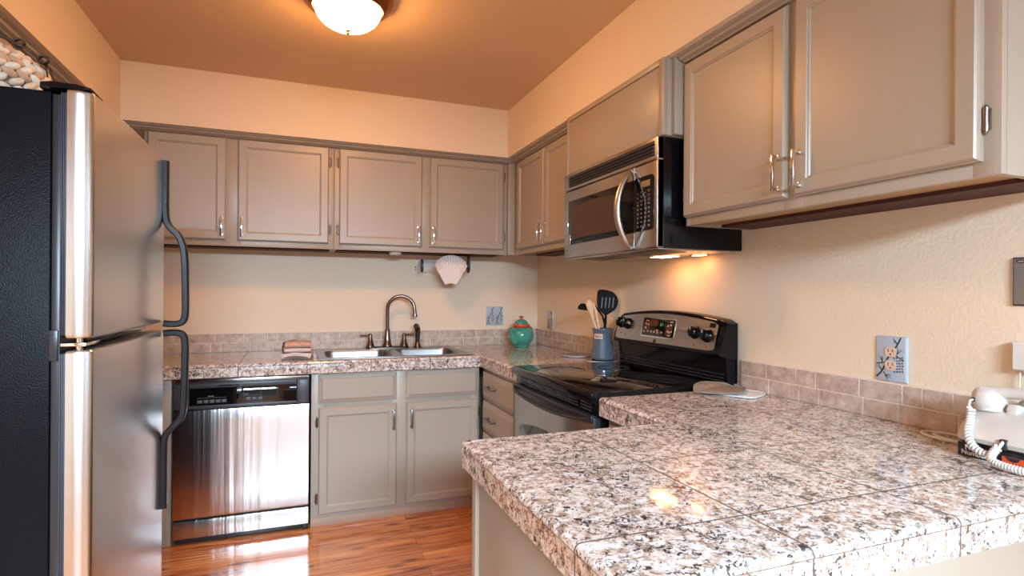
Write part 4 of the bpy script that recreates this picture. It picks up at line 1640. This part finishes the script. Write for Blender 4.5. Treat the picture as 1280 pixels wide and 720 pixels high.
def receptacle(par, cx, cz):
    mb = MB()
    pts = []
    for k in range(28):
        an = 2 * math.pi * k / 28
        pts.append((cx + .0175 * max(-1, min(1, 1.0 * math.cos(an))), cz + max(-.0145, min(.0145, .0185 * math.sin(an)))))
    mb.prism(pts, -.0082, -.0058, 'Y', .0006, 1)
    r_ = mb.build('receptacle', M['recept'], par)
    mb = MB()
    mb.box(cx - .0075, cx - .0052, -.0085, -.0080, cz - .001, cz + .0075)
    mb.box(cx + .0052, cx + .0072, -.0085, -.0080, cz + .000, cz + .0075)
    mb.lathe([(.0024, -.0080), (.0024, -.0085)], cx, 0, 12, 'Y', cz=cz - .0072)
    mb.build('slots', M['ink'], r_)


def strokes(name, par, segs, mat, y=-.0062, th=.0007):
    """Painted strokes: each a list of (x,z,half-width)."""
    mb = MB()
    for s_ in segs:
        L_, R_ = [], []
        for i, (x, z, w_) in enumerate(s_):
            p0 = s_[max(i - 1, 0)]; p1 = s_[min(i + 1, len(s_) - 1)]
            d = Vector((p1[0] - p0[0], p1[1] - p0[1]))
            d = d.normalized() if d.length else Vector((1, 0))
            L_.append((x - d.y * w_, z + d.x * w_)); R_.append((x + d.y * w_, z - d.x * w_))
        for i in range(len(s_) - 1):
            mb.prism([L_[i], L_[i + 1], R_[i + 1], R_[i]], y - th, y, 'Y')
    return mb.build(name, mat, par)


def pine_plate(label, frame, x0, x1, z0, z1, gang=1, seed=1, group='painted outlet plates', outlets=True):
    rnd = random.Random(seed)
    t = thing('outlet_plate', label, 'outlet', ((x0 + x1) / 2, -.001, z0), frame, group)
    p = plate_mb(x0, x1, z0, z1).build('cover_plate', M['plate_blue'], t)
    W_, H_ = x1 - x0, z1 - z0
    mb = MB(); mb.box(x1 - .0125, x1 - .0008, -.0063, -.003, z0 + .001, z1 - .001, .0025)
    mb.build('plate_edge', M['plate_edge'], t)
    P = lambda u, v: (x0 + u * W_, z0 + v * H_)
    br = []
    for s_ in range(gang):
        g0, g1 = s_ / gang, 1 / gang
        Q = lambda u, v: P(g0 + u * g1, v)
        br += [[(*Q(.02, .07), .0022), (*Q(.15, .16), .0022), (*Q(.25, .27), .0022), (*Q(.36, .48), .002), (*Q(.5, .62), .0022), (*Q(.62, .74), .002), (*Q(.72, .86), .0018), (*Q(.80, .985), .0016)],
               [(*Q(.02, .37), .0016), (*Q(.2, .39), .0014), (*Q(.36, .43), .001)],
               [(*Q(.25, .20), .0012), (*Q(.34, .10), .0011), (*Q(.38, .03), .0009)],
               [(*Q(.64, .58), .0016), (*Q(.76, .53), .0014), (*Q(.88, .49), .0008)]]
    strokes('painted_branches', t, br, M['ink'])
    nd = []
    for s_ in range(gang):
        g0, g1 = s_ / gang, 1 / gang
        Q = lambda u, v: P(g0 + u * g1, v)
        for (ux, vz, dirs) in ((.22, .40, (95, 105, 115, 125)), (.70, .84, (135, 145, 155, 165)), (.66, .60, (30, 45, 60, 75)), (.30, .13, (-15, -5, 5, 15)), (.22, .22, (130, 140, 150))):
            for dd in dirs:
                ln = rnd.uniform(.14, .24)
                an = R(dd + rnd.uniform(-4, 4))
                u1 = min(.88, max(.02, ux + math.cos(an) * ln))
                v1 = min(.97, max(.03, vz + math.sin(an) * ln * .9))
                nd.append([(*Q(ux, vz), .0008), (*Q(u1, v1), .0003)])
    strokes('painted_needles', t, nd, M['needle'], -.0061, .0005)
    cone = []
    for s_ in range(gang):
        g0, g1 = s_ / gang, 1 / gang
        Q = lambda u, v: P(g0 + u * g1, v)
        for i in range(6):
            for j in range(4):
                u, v = .58 + .085 * j + .02 * (i % 2), .52 - .06 * i + .008 * j
                if u > .88: continue
                cone.append([(*Q(u - .03, v + .012), .0004), (*Q(u, v), .0016), (*Q(u + .035, v - .014), .0005)])
    strokes('painted_pinecone', t, cone, M['ink'], -.0062, .0007)
    if outlets:
        for s_ in range(gang):
            cx = x0 + W_ * (s_ + .5) / gang
            receptacle(t, cx - .002, z0 + H_ * .655)
            receptacle(t, cx - .002, z0 + H_ * .355)
    return t


pine_plate('blue outlet plate painted with branches and a pinecone, on the right wall above the tiles', 'R', 2.577, 2.670, 1.006, 1.138, 1, 4)
pine_plate('small blue painted outlet plate on the right wall near the corner', 'R', .192, .288, 1.008, 1.138, 1, 8)
pine_plate('wide blue painted plate with black branches on the back wall beside the teapot', 'B', -.394, -.262, 1.025, 1.160, 2, 6, outlets=False)

# grey metal plate on the right wall
gp = thing('wall_plate', 'grey metal wall plate with dark rim at the right edge', 'wall plate', (2.985, -.001, 1.236), 'R')
mb = MB().nest(2.920, 3.050, 1.235, 1.352, [(0, -.0006), (0, -.004), (.001, -.006), (.003, -.0065)])
mb.build('backing', M['ink'], gp)
mb = MB().nest(2.9235, 3.0465, 1.2385, 1.3485, [(0, -.0065), (0, -.0085), (.001, -.009)])
mb.build('face', M['greyplate'], gp)
for x, z in ((2.927, 1.242), (3.043, 1.242), (2.927, 1.345), (3.043, 1.345)):
    if (x, z) != (2.927, 1.345):
        mb = MB(); mb.lathe([(.0022, -.0088), (.002, -.0098), (.0005, -.0102)], x, 0, 12, 'Y', cz=z)
        mb.build('screw', M['chrome'], gp)
mb = MB(); mb.lathe([(.0075, -.0088), (.0075, -.0096), (.0005, -.0096)], 0, 0, 20, 'Y', cz=0)
bmesh.ops.transform(mb.bm, matrix=Matrix.Translation((2.938, 0, 1.342)) @ Matrix.Diagonal((1.2, 1, .62, 1)), verts=mb.bm.verts)
bd = mb.build('oval_badge', M['pewter'], gp)
for k in range(3):
    mb = MB(); mb.box(2.9335 + .0035 * k, 2.9355 + .0035 * k, -.0099, -.0095, 1.3408, 1.3432)
    mb.build('badge_mark', M['whitemark'], bd)

# ------------------------------------------------------------------ teapot in the corner
TPX, TPY = -.205, -.20
tp = thing('teapot', 'green teapot with orange collar and knob in the counter corner', 'teapot', (TPX, TPY, CZ), 'B')
mb = MB()
mb.lathe([(.030, CZ), (.047, CZ), (.050, CZ + .004), (.046, CZ + .010), (.050, CZ + .016), (.066, CZ + .028), (.079, CZ + .045), (.086, CZ + .066), (.087, CZ + .085), (.082, CZ + .104), (.070, CZ + .120), (.058, CZ + .129), (.054, CZ + .133), (.02, CZ + .133)], TPX, TPY, 48)
mb.build('body', M['teal'], tp, 60)
mb = MB(); mb.lathe([(.054, CZ + .1335), (.058, CZ + .136), (.0605, CZ + .142), (.0605, CZ + .151), (.058, CZ + .157), (.03, CZ + .157)], TPX, TPY, 44)
mb.build('collar', M['orange'], tp, 50)
mb = MB(); mb.lathe([(.049, CZ + .1575), (.047, CZ + .165), (.040, CZ + .176), (.028, CZ + .185), (.014, CZ + .190), (.008, CZ + .191)], TPX, TPY, 40)
lid = mb.build('lid', M['teal'], tp, 60)
mb = MB(); mb.lathe([(.008, CZ + .1905), (.0075, CZ + .195), (.014, CZ + .200), (.0165, CZ + .205), (.013, CZ + .210), (.001, CZ + .2115)], TPX, TPY, 24)
mb.build('knob', M['orange'], lid, 60)
e0 = Vector((.9345, -.356, 0))
e = (Matrix.Rotation(R(48), 3, 'Z') @ e0)     # spout to the left, handle to the right as seen in the room
P0 = Vector((TPX, TPY, 0))
mb = MB()
pp = [P0 - e * .060 + Vector((0, 0, CZ + .040)), P0 - e * .085 + Vector((0, 0, CZ + .062)), P0 - e * .097 + Vector((0, 0, CZ + .088)), P0 - e * .104 + Vector((0, 0, CZ + .112)), P0 - e * .116 + Vector((0, 0, CZ + .132))]
mb.tube(pp, [.026, .021, .015, .012, .0115], 16)
mb.build('spout', M['teal'], tp, 60)
mb = MB()
pp = [P0 + e * d_ + Vector((0, 0, CZ + z)) for d_, z in ((.066, .122), (.085, .130), (.103, .126), (.112, .108), (.110, .085), (.100, .062), (.082, .045), (.066, .038))]
mb.tube(pp, [.009, .009, .0085, .008, .008, .008, .0085, .010], 12)
mb.build('handle', M['teal'], tp, 60)

e = e0
# ------------------------------------------------------------------ trivets, crock and utensils beside the range


def trivet(cx, cy, label):
    t = thing('trivet', label, 'trivet', (cx, cy, CZ), 'B', 'dark round trivets')
    r_ = .091
    mb = MB(); mb.lathe([(.070, CZ), (.080, CZ + .001), (r_ - .002, CZ + .007), (r_, CZ + .010), (r_ - .003, CZ + .0118), (.05, CZ + .0110), (.001, CZ + .0110)], cx, cy, 56)
    p = mb.build('pale_body', M['trivetpale'], t, 40)
    mb = MB(); mb.lathe([(r_ - .003, CZ + .0119), (r_ - .005, CZ + .0135), (.06, CZ + .0125), (.001, CZ + .0124)], cx, cy, 56)
    mb.build('dark_top', M['trivetdark'], t, 40)
    return t


KX, KY = -.094, -1.108
trivet(-.106, KY - .006, 'dark-topped round trivet under the utensil crock')
trivet(-.115, -.84, 'dark-topped round trivet on the counter left of the utensil crock')
KZ = CZ + .0137
cr = thing('utensil_crock', 'blue-grey glazed utensil crock with a clay name tag', 'crock', (KX, KY, KZ), 'B')
mb = MB()
pr = [(.045, KZ), (.058, KZ), (.0605, KZ + .004), (.061, KZ + .012)]
for k in range(12):
    z = KZ + .016 + k * .0105
    r_ = .0605 - .0075 * min(1, k / 8)
    pr += [(r_, z), (r_ - .0008, z + .005)]
pr += [(.053, KZ + .145), (.0545, KZ + .152), (.0565, KZ + .158), (.058, KZ + .163), (.057, KZ + .167), (.053, KZ + .167), (.050, KZ + .160), (.049, KZ + .02), (.02, KZ + .018)]
mb.lathe(pr, KX, KY, 56)
body = mb.build('crock_body', M['crock'], cr, 60)
# tag on the side facing the room's left
vdir = Vector((-1.632 - KX, -3.76 - KY, 0)).normalized()
tdir = (vdir - e * .55).normalized()
tan_ = Vector((-tdir.y, tdir.x, 0))
if tan_.dot(e) < 0: tan_ = -tan_
mb = MB()
rings = []
for k in range(9):
    an = R(-26 + 52 * k / 8)
    nrm = tdir * math.cos(an) + tan_ * math.sin(an)
    q0 = Vector((KX, KY, 0)) + nrm * .0525
    q1 = Vector((KX, KY, 0)) + nrm * .0570
    rings.append([tuple(q0 + Vector((0, 0, KZ + .112))), tuple(q1 + Vector((0, 0, KZ + .113))), tuple(q1 + Vector((0, 0, KZ + .138))), tuple(q0 + Vector((0, 0, KZ + .139)))])
mb.loops(rings)
tg = mb.build('clay_tag', M['crocktag'], cr, 40)
for i, ch in enumerate('Tools'):
    an = R(-17 + 8.5 * i)
    nrm = tdir * math.cos(an) + tan_ * math.sin(an)
    tt_ = -tdir * math.sin(an) + tan_ * math.cos(an)
    rot = Matrix((tt_, -nrm, Vector((0, 0, 1)))).transposed()
    text('tag_letter', ch, .018, Vector((KX, KY, KZ + .1255)) + nrm * .0573, M['ink'], tg, rot, bold=True)


def kp(s, z, d=0.0):
    """Point by the crock: s along the view's right, d towards the room."""
    return Vector((KX, KY, 0)) + e * s + vdir * d + Vector((0, 0, z))


def head_poly(name, outline, par, mat, d0, th, lean=0.0, bevel=.0015):
    mb = MB()
    f = [mb.bm.verts.new(kp(s, z, d0 + lean * (z - 1.1))) for s, z in outline]
    b_ = [mb.bm.verts.new(kp(s, z, d0 - th + lean * (z - 1.1))) for s, z in outline]
    n = len(outline)
    fs = [mb.bm.faces.new(f), mb.bm.faces.new(b_[::-1])]
    for k in range(n): fs.append(mb.bm.faces.new((f[k], b_[k], b_[(k + 1) % n], f[(k + 1) % n])))
    return mb


UB = KZ + .03
# slotted turner
t = thing('slotted_turner', 'black slotted turner standing tallest in the utensil crock', 'utensil', kp(.012, UB), 'B', 'cooking utensils in the crock')
mb = MB()
out = [(s_ + .010, z_ + .010) for s_, z_ in ((.006, 1.130), (.018, 1.135), (.042, 1.150), (.060, 1.166), (.070, 1.188), (.073, 1.212), (.064, 1.236), (.045, 1.256), (.015, 1.266), (-.015, 1.270), (-.034, 1.268), (-.041, 1.255), (-.043, 1.225), (-.043, 1.195), (-.038, 1.172), (-.022, 1.150), (-.008, 1.136))]
mb = head_poly('head', out, t, M['nylon'], .0, .004)
hd = mb.build('head', M['nylon'], t, 40)
for k in range(4):
    s0 = -.008 + .020 * k
    o_ = [(s0 - .003, 1.180), (s0 + .003, 1.180), (s0 + .009, 1.235), (s0 + .003, 1.238)]
    head_poly('slot', o_, t, M['charcoal'], .0010, .0018).build('slot', M['blacksatin'], hd)
mb = MB(); mb.tube([kp(.004, UB), kp(.009, 1.06), kp(.013, 1.10), kp(.016, 1.150)], [.008, .008, .0085, .007], 10, flat=(.6, 1))
mb.build('handle', M['nylon'], t, 60)
# ladle
t = thing('ladle', 'black ladle with upturned bowl leaning left out of the utensil crock', 'utensil', kp(.01, UB, -.02), 'B', 'cooking utensils in the crock')
mb = MB()
rings = []
for k in range(7):
    an = R(90 * k / 6)
    rr, h = .030 * math.cos(an) + .0006, .036 * math.sin(an)
    rings.append([tuple(kp(-.107 + rr * math.cos(q_), 1.168 + h - .12 * rr * math.cos(q_), -.02 + rr * math.sin(q_))) for q_ in [2 * math.pi * j / 24 for j in range(24)]])
mb.loops(rings, cap0=True)
mb.build('bowl', M['nylon'], t, 60)
mb = MB(); mb.tube([kp(.018, UB, -.022), kp(.012, 1.08, -.022), kp(-.002, 1.135, -.022), kp(-.028, 1.172, -.022), kp(-.050, 1.198, -.022), kp(-.066, 1.204, -.021), kp(-.086, 1.192, -.020)], .0050, 10)
mb.build('handle', M['nylon'], t, 60)
# two wooden spoons
for (lab, s0, s1, s2, zt, w_) in (('light wooden spoon with broad head, leftmost in the crock', -.030, -.060, -.074, 1.225, .019), ('slim light wooden spoon in the crock beside the broader wooden one', -.018, -.036, -.050, 1.212, .0085)):
    dd = .016 if w_ > .01 else .012
    t = thing('wooden_spoon', lab, 'utensil', kp(s0, UB, dd), 'B', 'cooking utensils in the crock')
    mb = MB()
    mb.tube([kp(s0 + .012, UB, dd), kp(s0, 1.06, dd), kp(s1 + .006, 1.12, dd + .004), kp(s1, 1.15, dd + .005), kp((s1 + s2) / 2, 1.175, dd + .006), kp(s2, zt - .022, dd + .006), kp(s2 - .001, zt - .006, dd + .006), kp(s2 - .001, zt, dd + .006)],
            [.0052, .0052, .006, .45 * w_ + .003, w_ * .95, w_, w_ * .6, .001], 14, flat=(1, .38), upref=tuple(vdir))
    mb.build('spoon_body', M['spoonwood'], t, 60)

# ------------------------------------------------------------------ potholders right of the range


def potholder(label, cx, cy, size, rz, z0, face, trim, lift=None, seed=1):
    t = thing('potholder', label, 'potholder', (cx, cy, z0), 'B', 'quilted potholders by the range')
    n = 17
    h = size / 2
    def zt(u, v): return .0065 + .0012 * math.cos(8 * math.pi * (u + v) / 2) * math.cos(8 * math.pi * (u - v) / 2) - .003 * max(abs(u), abs(v)) ** 6
    def P(u, v, z):
        rr = .86 + .14 * (1 - min(1, (abs(u) * abs(v)) ** 2.5))
        x, y = u * h * rr, v * h * rr
        wx_, wy_ = cx + x * math.cos(rz) - y * math.sin(rz), cy + x * math.sin(rz) + y * math.cos(rz)
        return (wx_, wy_, z0 + z + (lift(wx_, wy_) if lift else 0))
    mb = MB()
    gt = [[mb.bm.verts.new(P(-1 + 2 * i / (n - 1), -1 + 2 * j / (n - 1), zt(-1 + 2 * i / (n - 1), -1 + 2 * j / (n - 1)))) for j in range(n)] for i in range(n)]
    gb = [[mb.bm.verts.new(P(-1 + 2 * i / (n - 1), -1 + 2 * j / (n - 1), .0004)) for j in range(n)] for i in range(n)]
    for i in range(n - 1):
        for j in range(n - 1):
            mb.bm.faces.new((gt[i][j], gt[i + 1][j], gt[i + 1][j + 1], gt[i][j + 1]))
            mb.bm.faces.new((gb[i][j], gb[i][j + 1], gb[i + 1][j + 1], gb[i + 1][j]))
    bd = [(i, 0) for i in range(n)] + [(n - 1, j) for j in range(1, n)] + [(i, n - 1) for i in range(n - 2, -1, -1)] + [(0, j) for j in range(n - 2, 0, -1)]
    for k in range(len(bd)):
        (i, j), (p, q) = bd[k], bd[(k + 1) % len(bd)]
        mb.bm.faces.new((gt[i][j], gb[i][j], gb[p][q], gt[p][q]))
    pad = mb.build('quilted_pad', face, t, 60)
    mb = MB()
    loop = []
    for k in range(len(bd)):
        u, v = -1 + 2 * bd[k][0] / (n - 1), -1 + 2 * bd[k][1] / (n - 1)
        loop.append(P(u * 1.01, v * 1.01, .0042))
    loop.append(loop[0])
    mb.tube(loop, .0030, 8)
    mb.build('binding', trim, t, 60)
    return t


WC, WR, WS = (-.108, -2.128), R(28), .156


def pad_lift(x, y):
    dx, dy = x - WC[0], y - WC[1]
    lx_, ly_ = dx * math.cos(WR) + dy * math.sin(WR), -dx * math.sin(WR) + dy * math.cos(WR)
    d_ = max(abs(lx_), abs(ly_)) - WS / 2 - .004
    on_white = .0098 * max(0, min(1, 1 - d_ / .035))
    on_range = .0185 * max(0, min(1, (y + 2.060) / .034))
    return max(on_white, on_range)


potholder('white quilted potholder lying partly under the brown one by the range', WC[0], WC[1], WS, WR, CZ + .0002, M['pad_white'], M['pad_white'])
potholder('brown quilted potholder with sage binding lying on the white one', -.152, -2.075, .172, R(38), CZ + .0004, M['pad_brown'], M['pad_trim'], lift=pad_lift)

# ------------------------------------------------------------------ telephone on a phone book
bk = thing('phone_book', 'black-spined phone book under the ivory telephone', 'book', (3.02, -.10, CZ), 'R')
bx0, bx1, by0, by1, bz = 2.912, 3.125, -.192, -.012, .030
mb = MB(); mb.box(bx0 + .003, bx1 - .002, by0 + .003, by1, CZ + .002, CZ + bz - .002)
mb.build('pages', M['pages'], bk)
mb = MB()
mb.box(bx0, bx1, by0, by1, CZ, CZ + .002, .0004)
mb.box(bx0, bx1, by0, by1, CZ + bz - .002, CZ + bz, .0004)
mb.box(bx0, bx1, by0 - .001, by0 + .003, CZ, CZ + bz, .0006)
cv = mb.build('cover', M['spine'], bk)
text('spine_lettering', 'Names', .0155, (2.949, by0 - .0014, CZ + .0205), M['whitemark'], cv, bold=True)
text('spine_lettering', 'Numbers', .0155, (2.949, by0 - .0014, CZ + .0085), M['whitemark'], cv, bold=True)
mb = MB(); mb.box(3.000, 3.100, by0 - .0016, by0 - .0009, CZ + .004, CZ + .020)
og = mb.build('orange_band', M['spineorange'], cv)
mb = MB(); mb.prism([(3.005, CZ + .0195), (3.012, CZ + .012), (3.022, CZ + .010), (3.030, CZ + .013), (3.034, CZ + .0195)], by0 - .0021, by0 - .0015, 'Y')
mb.build('dark_motif', M['ink'], cv)
text('area_code', '970', .012, (3.057, by0 - .0021, CZ + .012), M['ink'], cv, bold=True)

tz = CZ + bz + .0004
tel = thing('telephone', 'ivory desk telephone with handset on top of the phone book', 'telephone', (3.02, -.11, tz), 'R')
ax0, ax1 = 2.908, 3.121
# body: side profile (y,z) extruded along x with rounded ends
mb = MB()
prof = [(-.196, tz + .006), (-.200, tz + .016), (-.192, tz + .034), (-.172, tz + .052), (-.150, tz + .066), (-.128, tz + .074), (-.060, tz + .078), (-.030, tz + .072), (-.018, tz + .05), (-.016, tz + .006)]
rings = []
cy_, cz_ = -.108, tz + .006
for k, (fx, ins) in enumerate(((0, .14), (.004, .06), (.012, .02), (.026, 0), (.187, 0), (.201, .02), (.209, .06), (.213, .14))):
    rings.append([(ax0 + fx, cy_ + (y - cy_) * (1 - ins), cz_ + (z - cz_) * (1 - ins)) for y, z in prof])
mb.loops(rings)
tb = mb.build('phone_body', M['phone'], tel, 40)
mb = MB(); mb.box(ax0 + .010, ax1 - .010, -.192, -.022, tz, tz + .0075, .003)
mb.build('dark_base', M['ink'], tel)
# cradle posts
for x in (2.985, 3.090):
    mb = MB(); mb.prism([(-.135, tz + .068), (-.128, tz + .092), (-.118, tz + .094), (-.110, tz + .086), (-.092, tz + .086), (-.080, tz + .100), (-.066, tz + .097), (-.058, tz + .070)], x - .010, x + .010, 'X', .003)
    mb.build('cradle_post', M['phone'], tel, 40)
# handset lying across the top
hs = MB()
pts, rad = [], []
for k in range(25):
    u = -1 + 2 * k / 24
    pts.append((3.019 + u * .098, -.1075 - .012 * abs(u) ** 3, tz + .108 + .010 * (1 - u * u)))
    rad.append(.0165 + .006 * abs(u) ** 4)
hs.tube(pts, rad, 18, flat=(1.0, .8))
hset = hs.build('handset_grip', M['phone'], tel, 60)
for s_ in (-1, 1):
    x = 3.019 + s_ * .085
    mb = MB()
    rings = []
    for (r_, z, dx) in ((.010, .132, .004), (.022, .129, .003), (.030, .120, .001), (.0335, .106, 0), (.0335, .094, -.001), (.030, .090, -.001), (.031, .084, -.002), (.026, .080, -.002), (.006, .0795, -.002)):
        rings.append([(x + s_ * (dx) + r_ * math.cos(2 * math.pi * q_ / 28), -.119 + r_ * math.sin(2 * math.pi * q_ / 28), tz + z - .010) for q_ in range(28)])
    mb.loops(rings)
    mb.build('handset_cup', M['phone'], hset, 60)
mb = MB(); mb.box(2.9155, 2.9225, -.153, -.1475, tz + .090, tz + .100, .001)
mb.build('cord_jack', M['ink'], hset)
mb = MB(); mb.box(3.000, 3.012, -.2035, -.192, tz + .004, tz + .026, .001)
mb.build('cord_socket', M['ink'], tel)


def coil(path, r_coil, r_wire, turns, n_per=9):
    P = [Vector(p) for p in path]
    for _ in range(3):
        Q = [P[0]]
        for i in range(len(P) - 1): Q += [P[i] * .75 + P[i + 1] * .25, P[i] * .25 + P[i + 1] * .75]
        Q.append(P[-1]); P = Q
    ln = [0]
    for i in range(len(P) - 1): ln.append(ln[-1] + (P[i + 1] - P[i]).length)
    out = []
    tot = turns * n_per
    nn = None
    for k in range(tot + 1):
        s_ = ln[-1] * k / tot
        i = 0
        while i < len(ln) - 2 and ln[i + 1] < s_: i += 1
        f = (s_ - ln[i]) / max(1e-9, ln[i + 1] - ln[i])
        p = P[i].lerp(P[i + 1], f)
        t_ = (P[i + 1] - P[i]).normalized()
        if nn is None:
            nn = t_.orthogonal().normalized()
        nn = (nn - t_ * nn.dot(t_)).normalized()
        bb = t_.cross(nn)
        a_ = 2 * math.pi * k / n_per
        out.append(p + (nn * math.cos(a_) + bb * math.sin(a_)) * r_coil)
    return out


mb = MB()
mb.tube([(2.919, -.151, tz + .095), (2.918, -.160, tz + .093), (2.919, -.166, tz + .082), (2.925, -.166, tz + .074)], .0028, 8)
c1 = coil([(2.924, -.166, tz + .077), (2.928, -.176, tz + .052), (2.936, -.200, tz + .030), (2.948, -.213, tz + .008), (2.966, -.218, tz - .006), (2.984, -.220, tz - .010)], .0062, .0034, 17)
mb.tube(c1, .0031, 6)
mb.tube([(3.006, -.200, tz + .022), (3.006, -.208, tz + .016), (3.004, -.213, tz + .008)], .0035, 8)
c2 = coil([(3.004, -.213, tz + .010), (2.998, -.222, tz - .002), (2.998, -.230, tz - .012), (3.006, -.238, tz - .0185), (3.03, -.244, tz - .0205), (3.07, -.248, tz - .0205), (3.11, -.24, tz - .0205)], .0062, .0034, 24)
mb.tube(c2, .0031, 6)
mb.build('coiled_cord', M['cordwhite'], tel, 60)
# slack wire on the counter
mb = MB()
w0 = []
for k in range(46):
    a_ = k / 45
    an = 2 * math.pi * 2.2 * a_
    w0.append((2.808 + .066 * math.cos(an) * (1 - .25 * a_) + .05 * a_, -.075 + .045 * math.sin(an) * (1 - .3 * a_), CZ + .003 + .004 * a_ + .003 * abs(math.sin(an * .5))))
w0 += [(2.890, -.06, CZ + .012), (2.898, -.056, CZ + .040), (2.925, -.05, tz + .018)]
mb.tube(w0, .003, 7)
mb.build('line_cord', M['cordwhite'], tel, 60)

# plug-in adapter / phone jack on the wall
aj = thing('wall_jack', 'white phone jack box on the right wall above the telephone', 'phone jack', (2.955, -.001, 1.078), 'R')
mb = MB().nest(2.925, 2.990, 1.077, 1.148, [(0, -.0006), (0, -.014), (.002, -.020), (.006, -.024)])
mb.build('housing', M['white'], aj)
mb = MB(); mb.tube([(2.940, -.012, 1.076), (2.940, -.013, 1.05), (2.941, -.014, 1.02), (2.943, -.016, .985)], .0017, 8)
mb.build('wire', M['cordwhite'], aj, 60)

# ------------------------------------------------------------------ woven basket on top of the fridge
BX, BY, BZ = -2.415, -1.945, 1.6948
bs = thing('woven_basket', 'cream and tan braided basket with wire loops on top of the fridge', 'basket', (BX, BY, BZ), 'B')
rnd = random.Random(21)
mb = MB()
cols = []
prof_b = ((.012, .135), (.030, .150), (.048, .160), (.066, .165), (.084, .166), (.102, .162), (.119, .153), (.135, .139), (.149, .121), (.161, .100), (.170, .078))
for r_, (dz_, rad_) in enumerate(prof_b):
    n = max(14, int(rad_ * 2 * math.pi / .030))
    tilt_ = math.atan2(rad_ - prof_b[max(0, r_ - 1)][1], .018)
    for k in range(n):
        an = 2 * math.pi * (k + (.5 if r_ % 2 else 0) + rnd.uniform(-.12, .12)) / n
        p = (BX + rad_ * math.cos(an), BY + rad_ * math.sin(an), BZ + dz_ + .006 + rnd.uniform(-.001, .001))
        rot = Matrix.Rotation(an, 3, 'Z') @ Matrix.Rotation(R(rnd.uniform(22, 40) * (1 if r_ % 2 else -1)), 3, 'X')
        n0 = len(mb.bm.faces)
        mb.ball(p, 1, (.0095, .0195, .0100), rot, 10, 7)
        q_ = rnd.random()
        cc = (1.0, .98, .95) if q_ < .5 else ((.92, .80, .68) if q_ < .75 else ((.74, .50, .36) if q_ < .88 else (.82, .92, .88)))
        cols += [(*cc, 1)] * (len(mb.bm.faces) - n0)
o = mb.build('braided_wall', M['basket'], bs, 60)
ca = o.data.attributes.new('tile_shade', 'FLOAT_COLOR', 'FACE')
for i, c_ in enumerate(cols): ca.data[i].color = c_
mb = MB(); mb.lathe([(.001, BZ + .0005), (.128, BZ + .0005), (.140, BZ + .012)] + [(r_ - .004, BZ + z_) for z_, r_ in prof_b[1:]] + [(.055, BZ + .176), (.03, BZ + .180), (.001, BZ + .181)], BX, BY, 32)
mb.build('inner_weave', M['basket_in'], bs, 50)
mb = MB()
w1 = [(BX - .02, BY - .06, BZ + .190), (BX + .045, BY - .05, BZ + .200), (BX + .085, BY - .03, BZ + .199), (BX + .116, BY - .02, BZ + .186), (BX + .146, BY - .01, BZ + .168), (BX + .168, BY - .005, BZ + .142), (BX + .182, BY, BZ + .10), (BX + .180, BY, BZ + .055)]
mb.tube(w1, .0026, 7)
for (cx_, cz_, rr_) in ((BX + .108, BZ + .196, .011), (BX + .158, BZ + .160, .011)):
    lp = []
    for k in range(31):
        an = 2 * math.pi * 2 * k / 30
        lp.append((cx_ + rr_ * math.cos(an), BY - .018 + .006 * math.sin(an * .5), cz_ + rr_ * math.sin(an) * (1 - .25 * k / 30)))
    mb.tube(lp, .0025, 7)
    mb.tube([(cx_ - .002, BY - .015, cz_ - .006), (cx_ + .006, BY - .016, cz_ - .02), (cx_ + .008, BY - .014, cz_ - .045)], .0022, 7)
mb.build('twisted_wire', M['wire'], bs, 60)
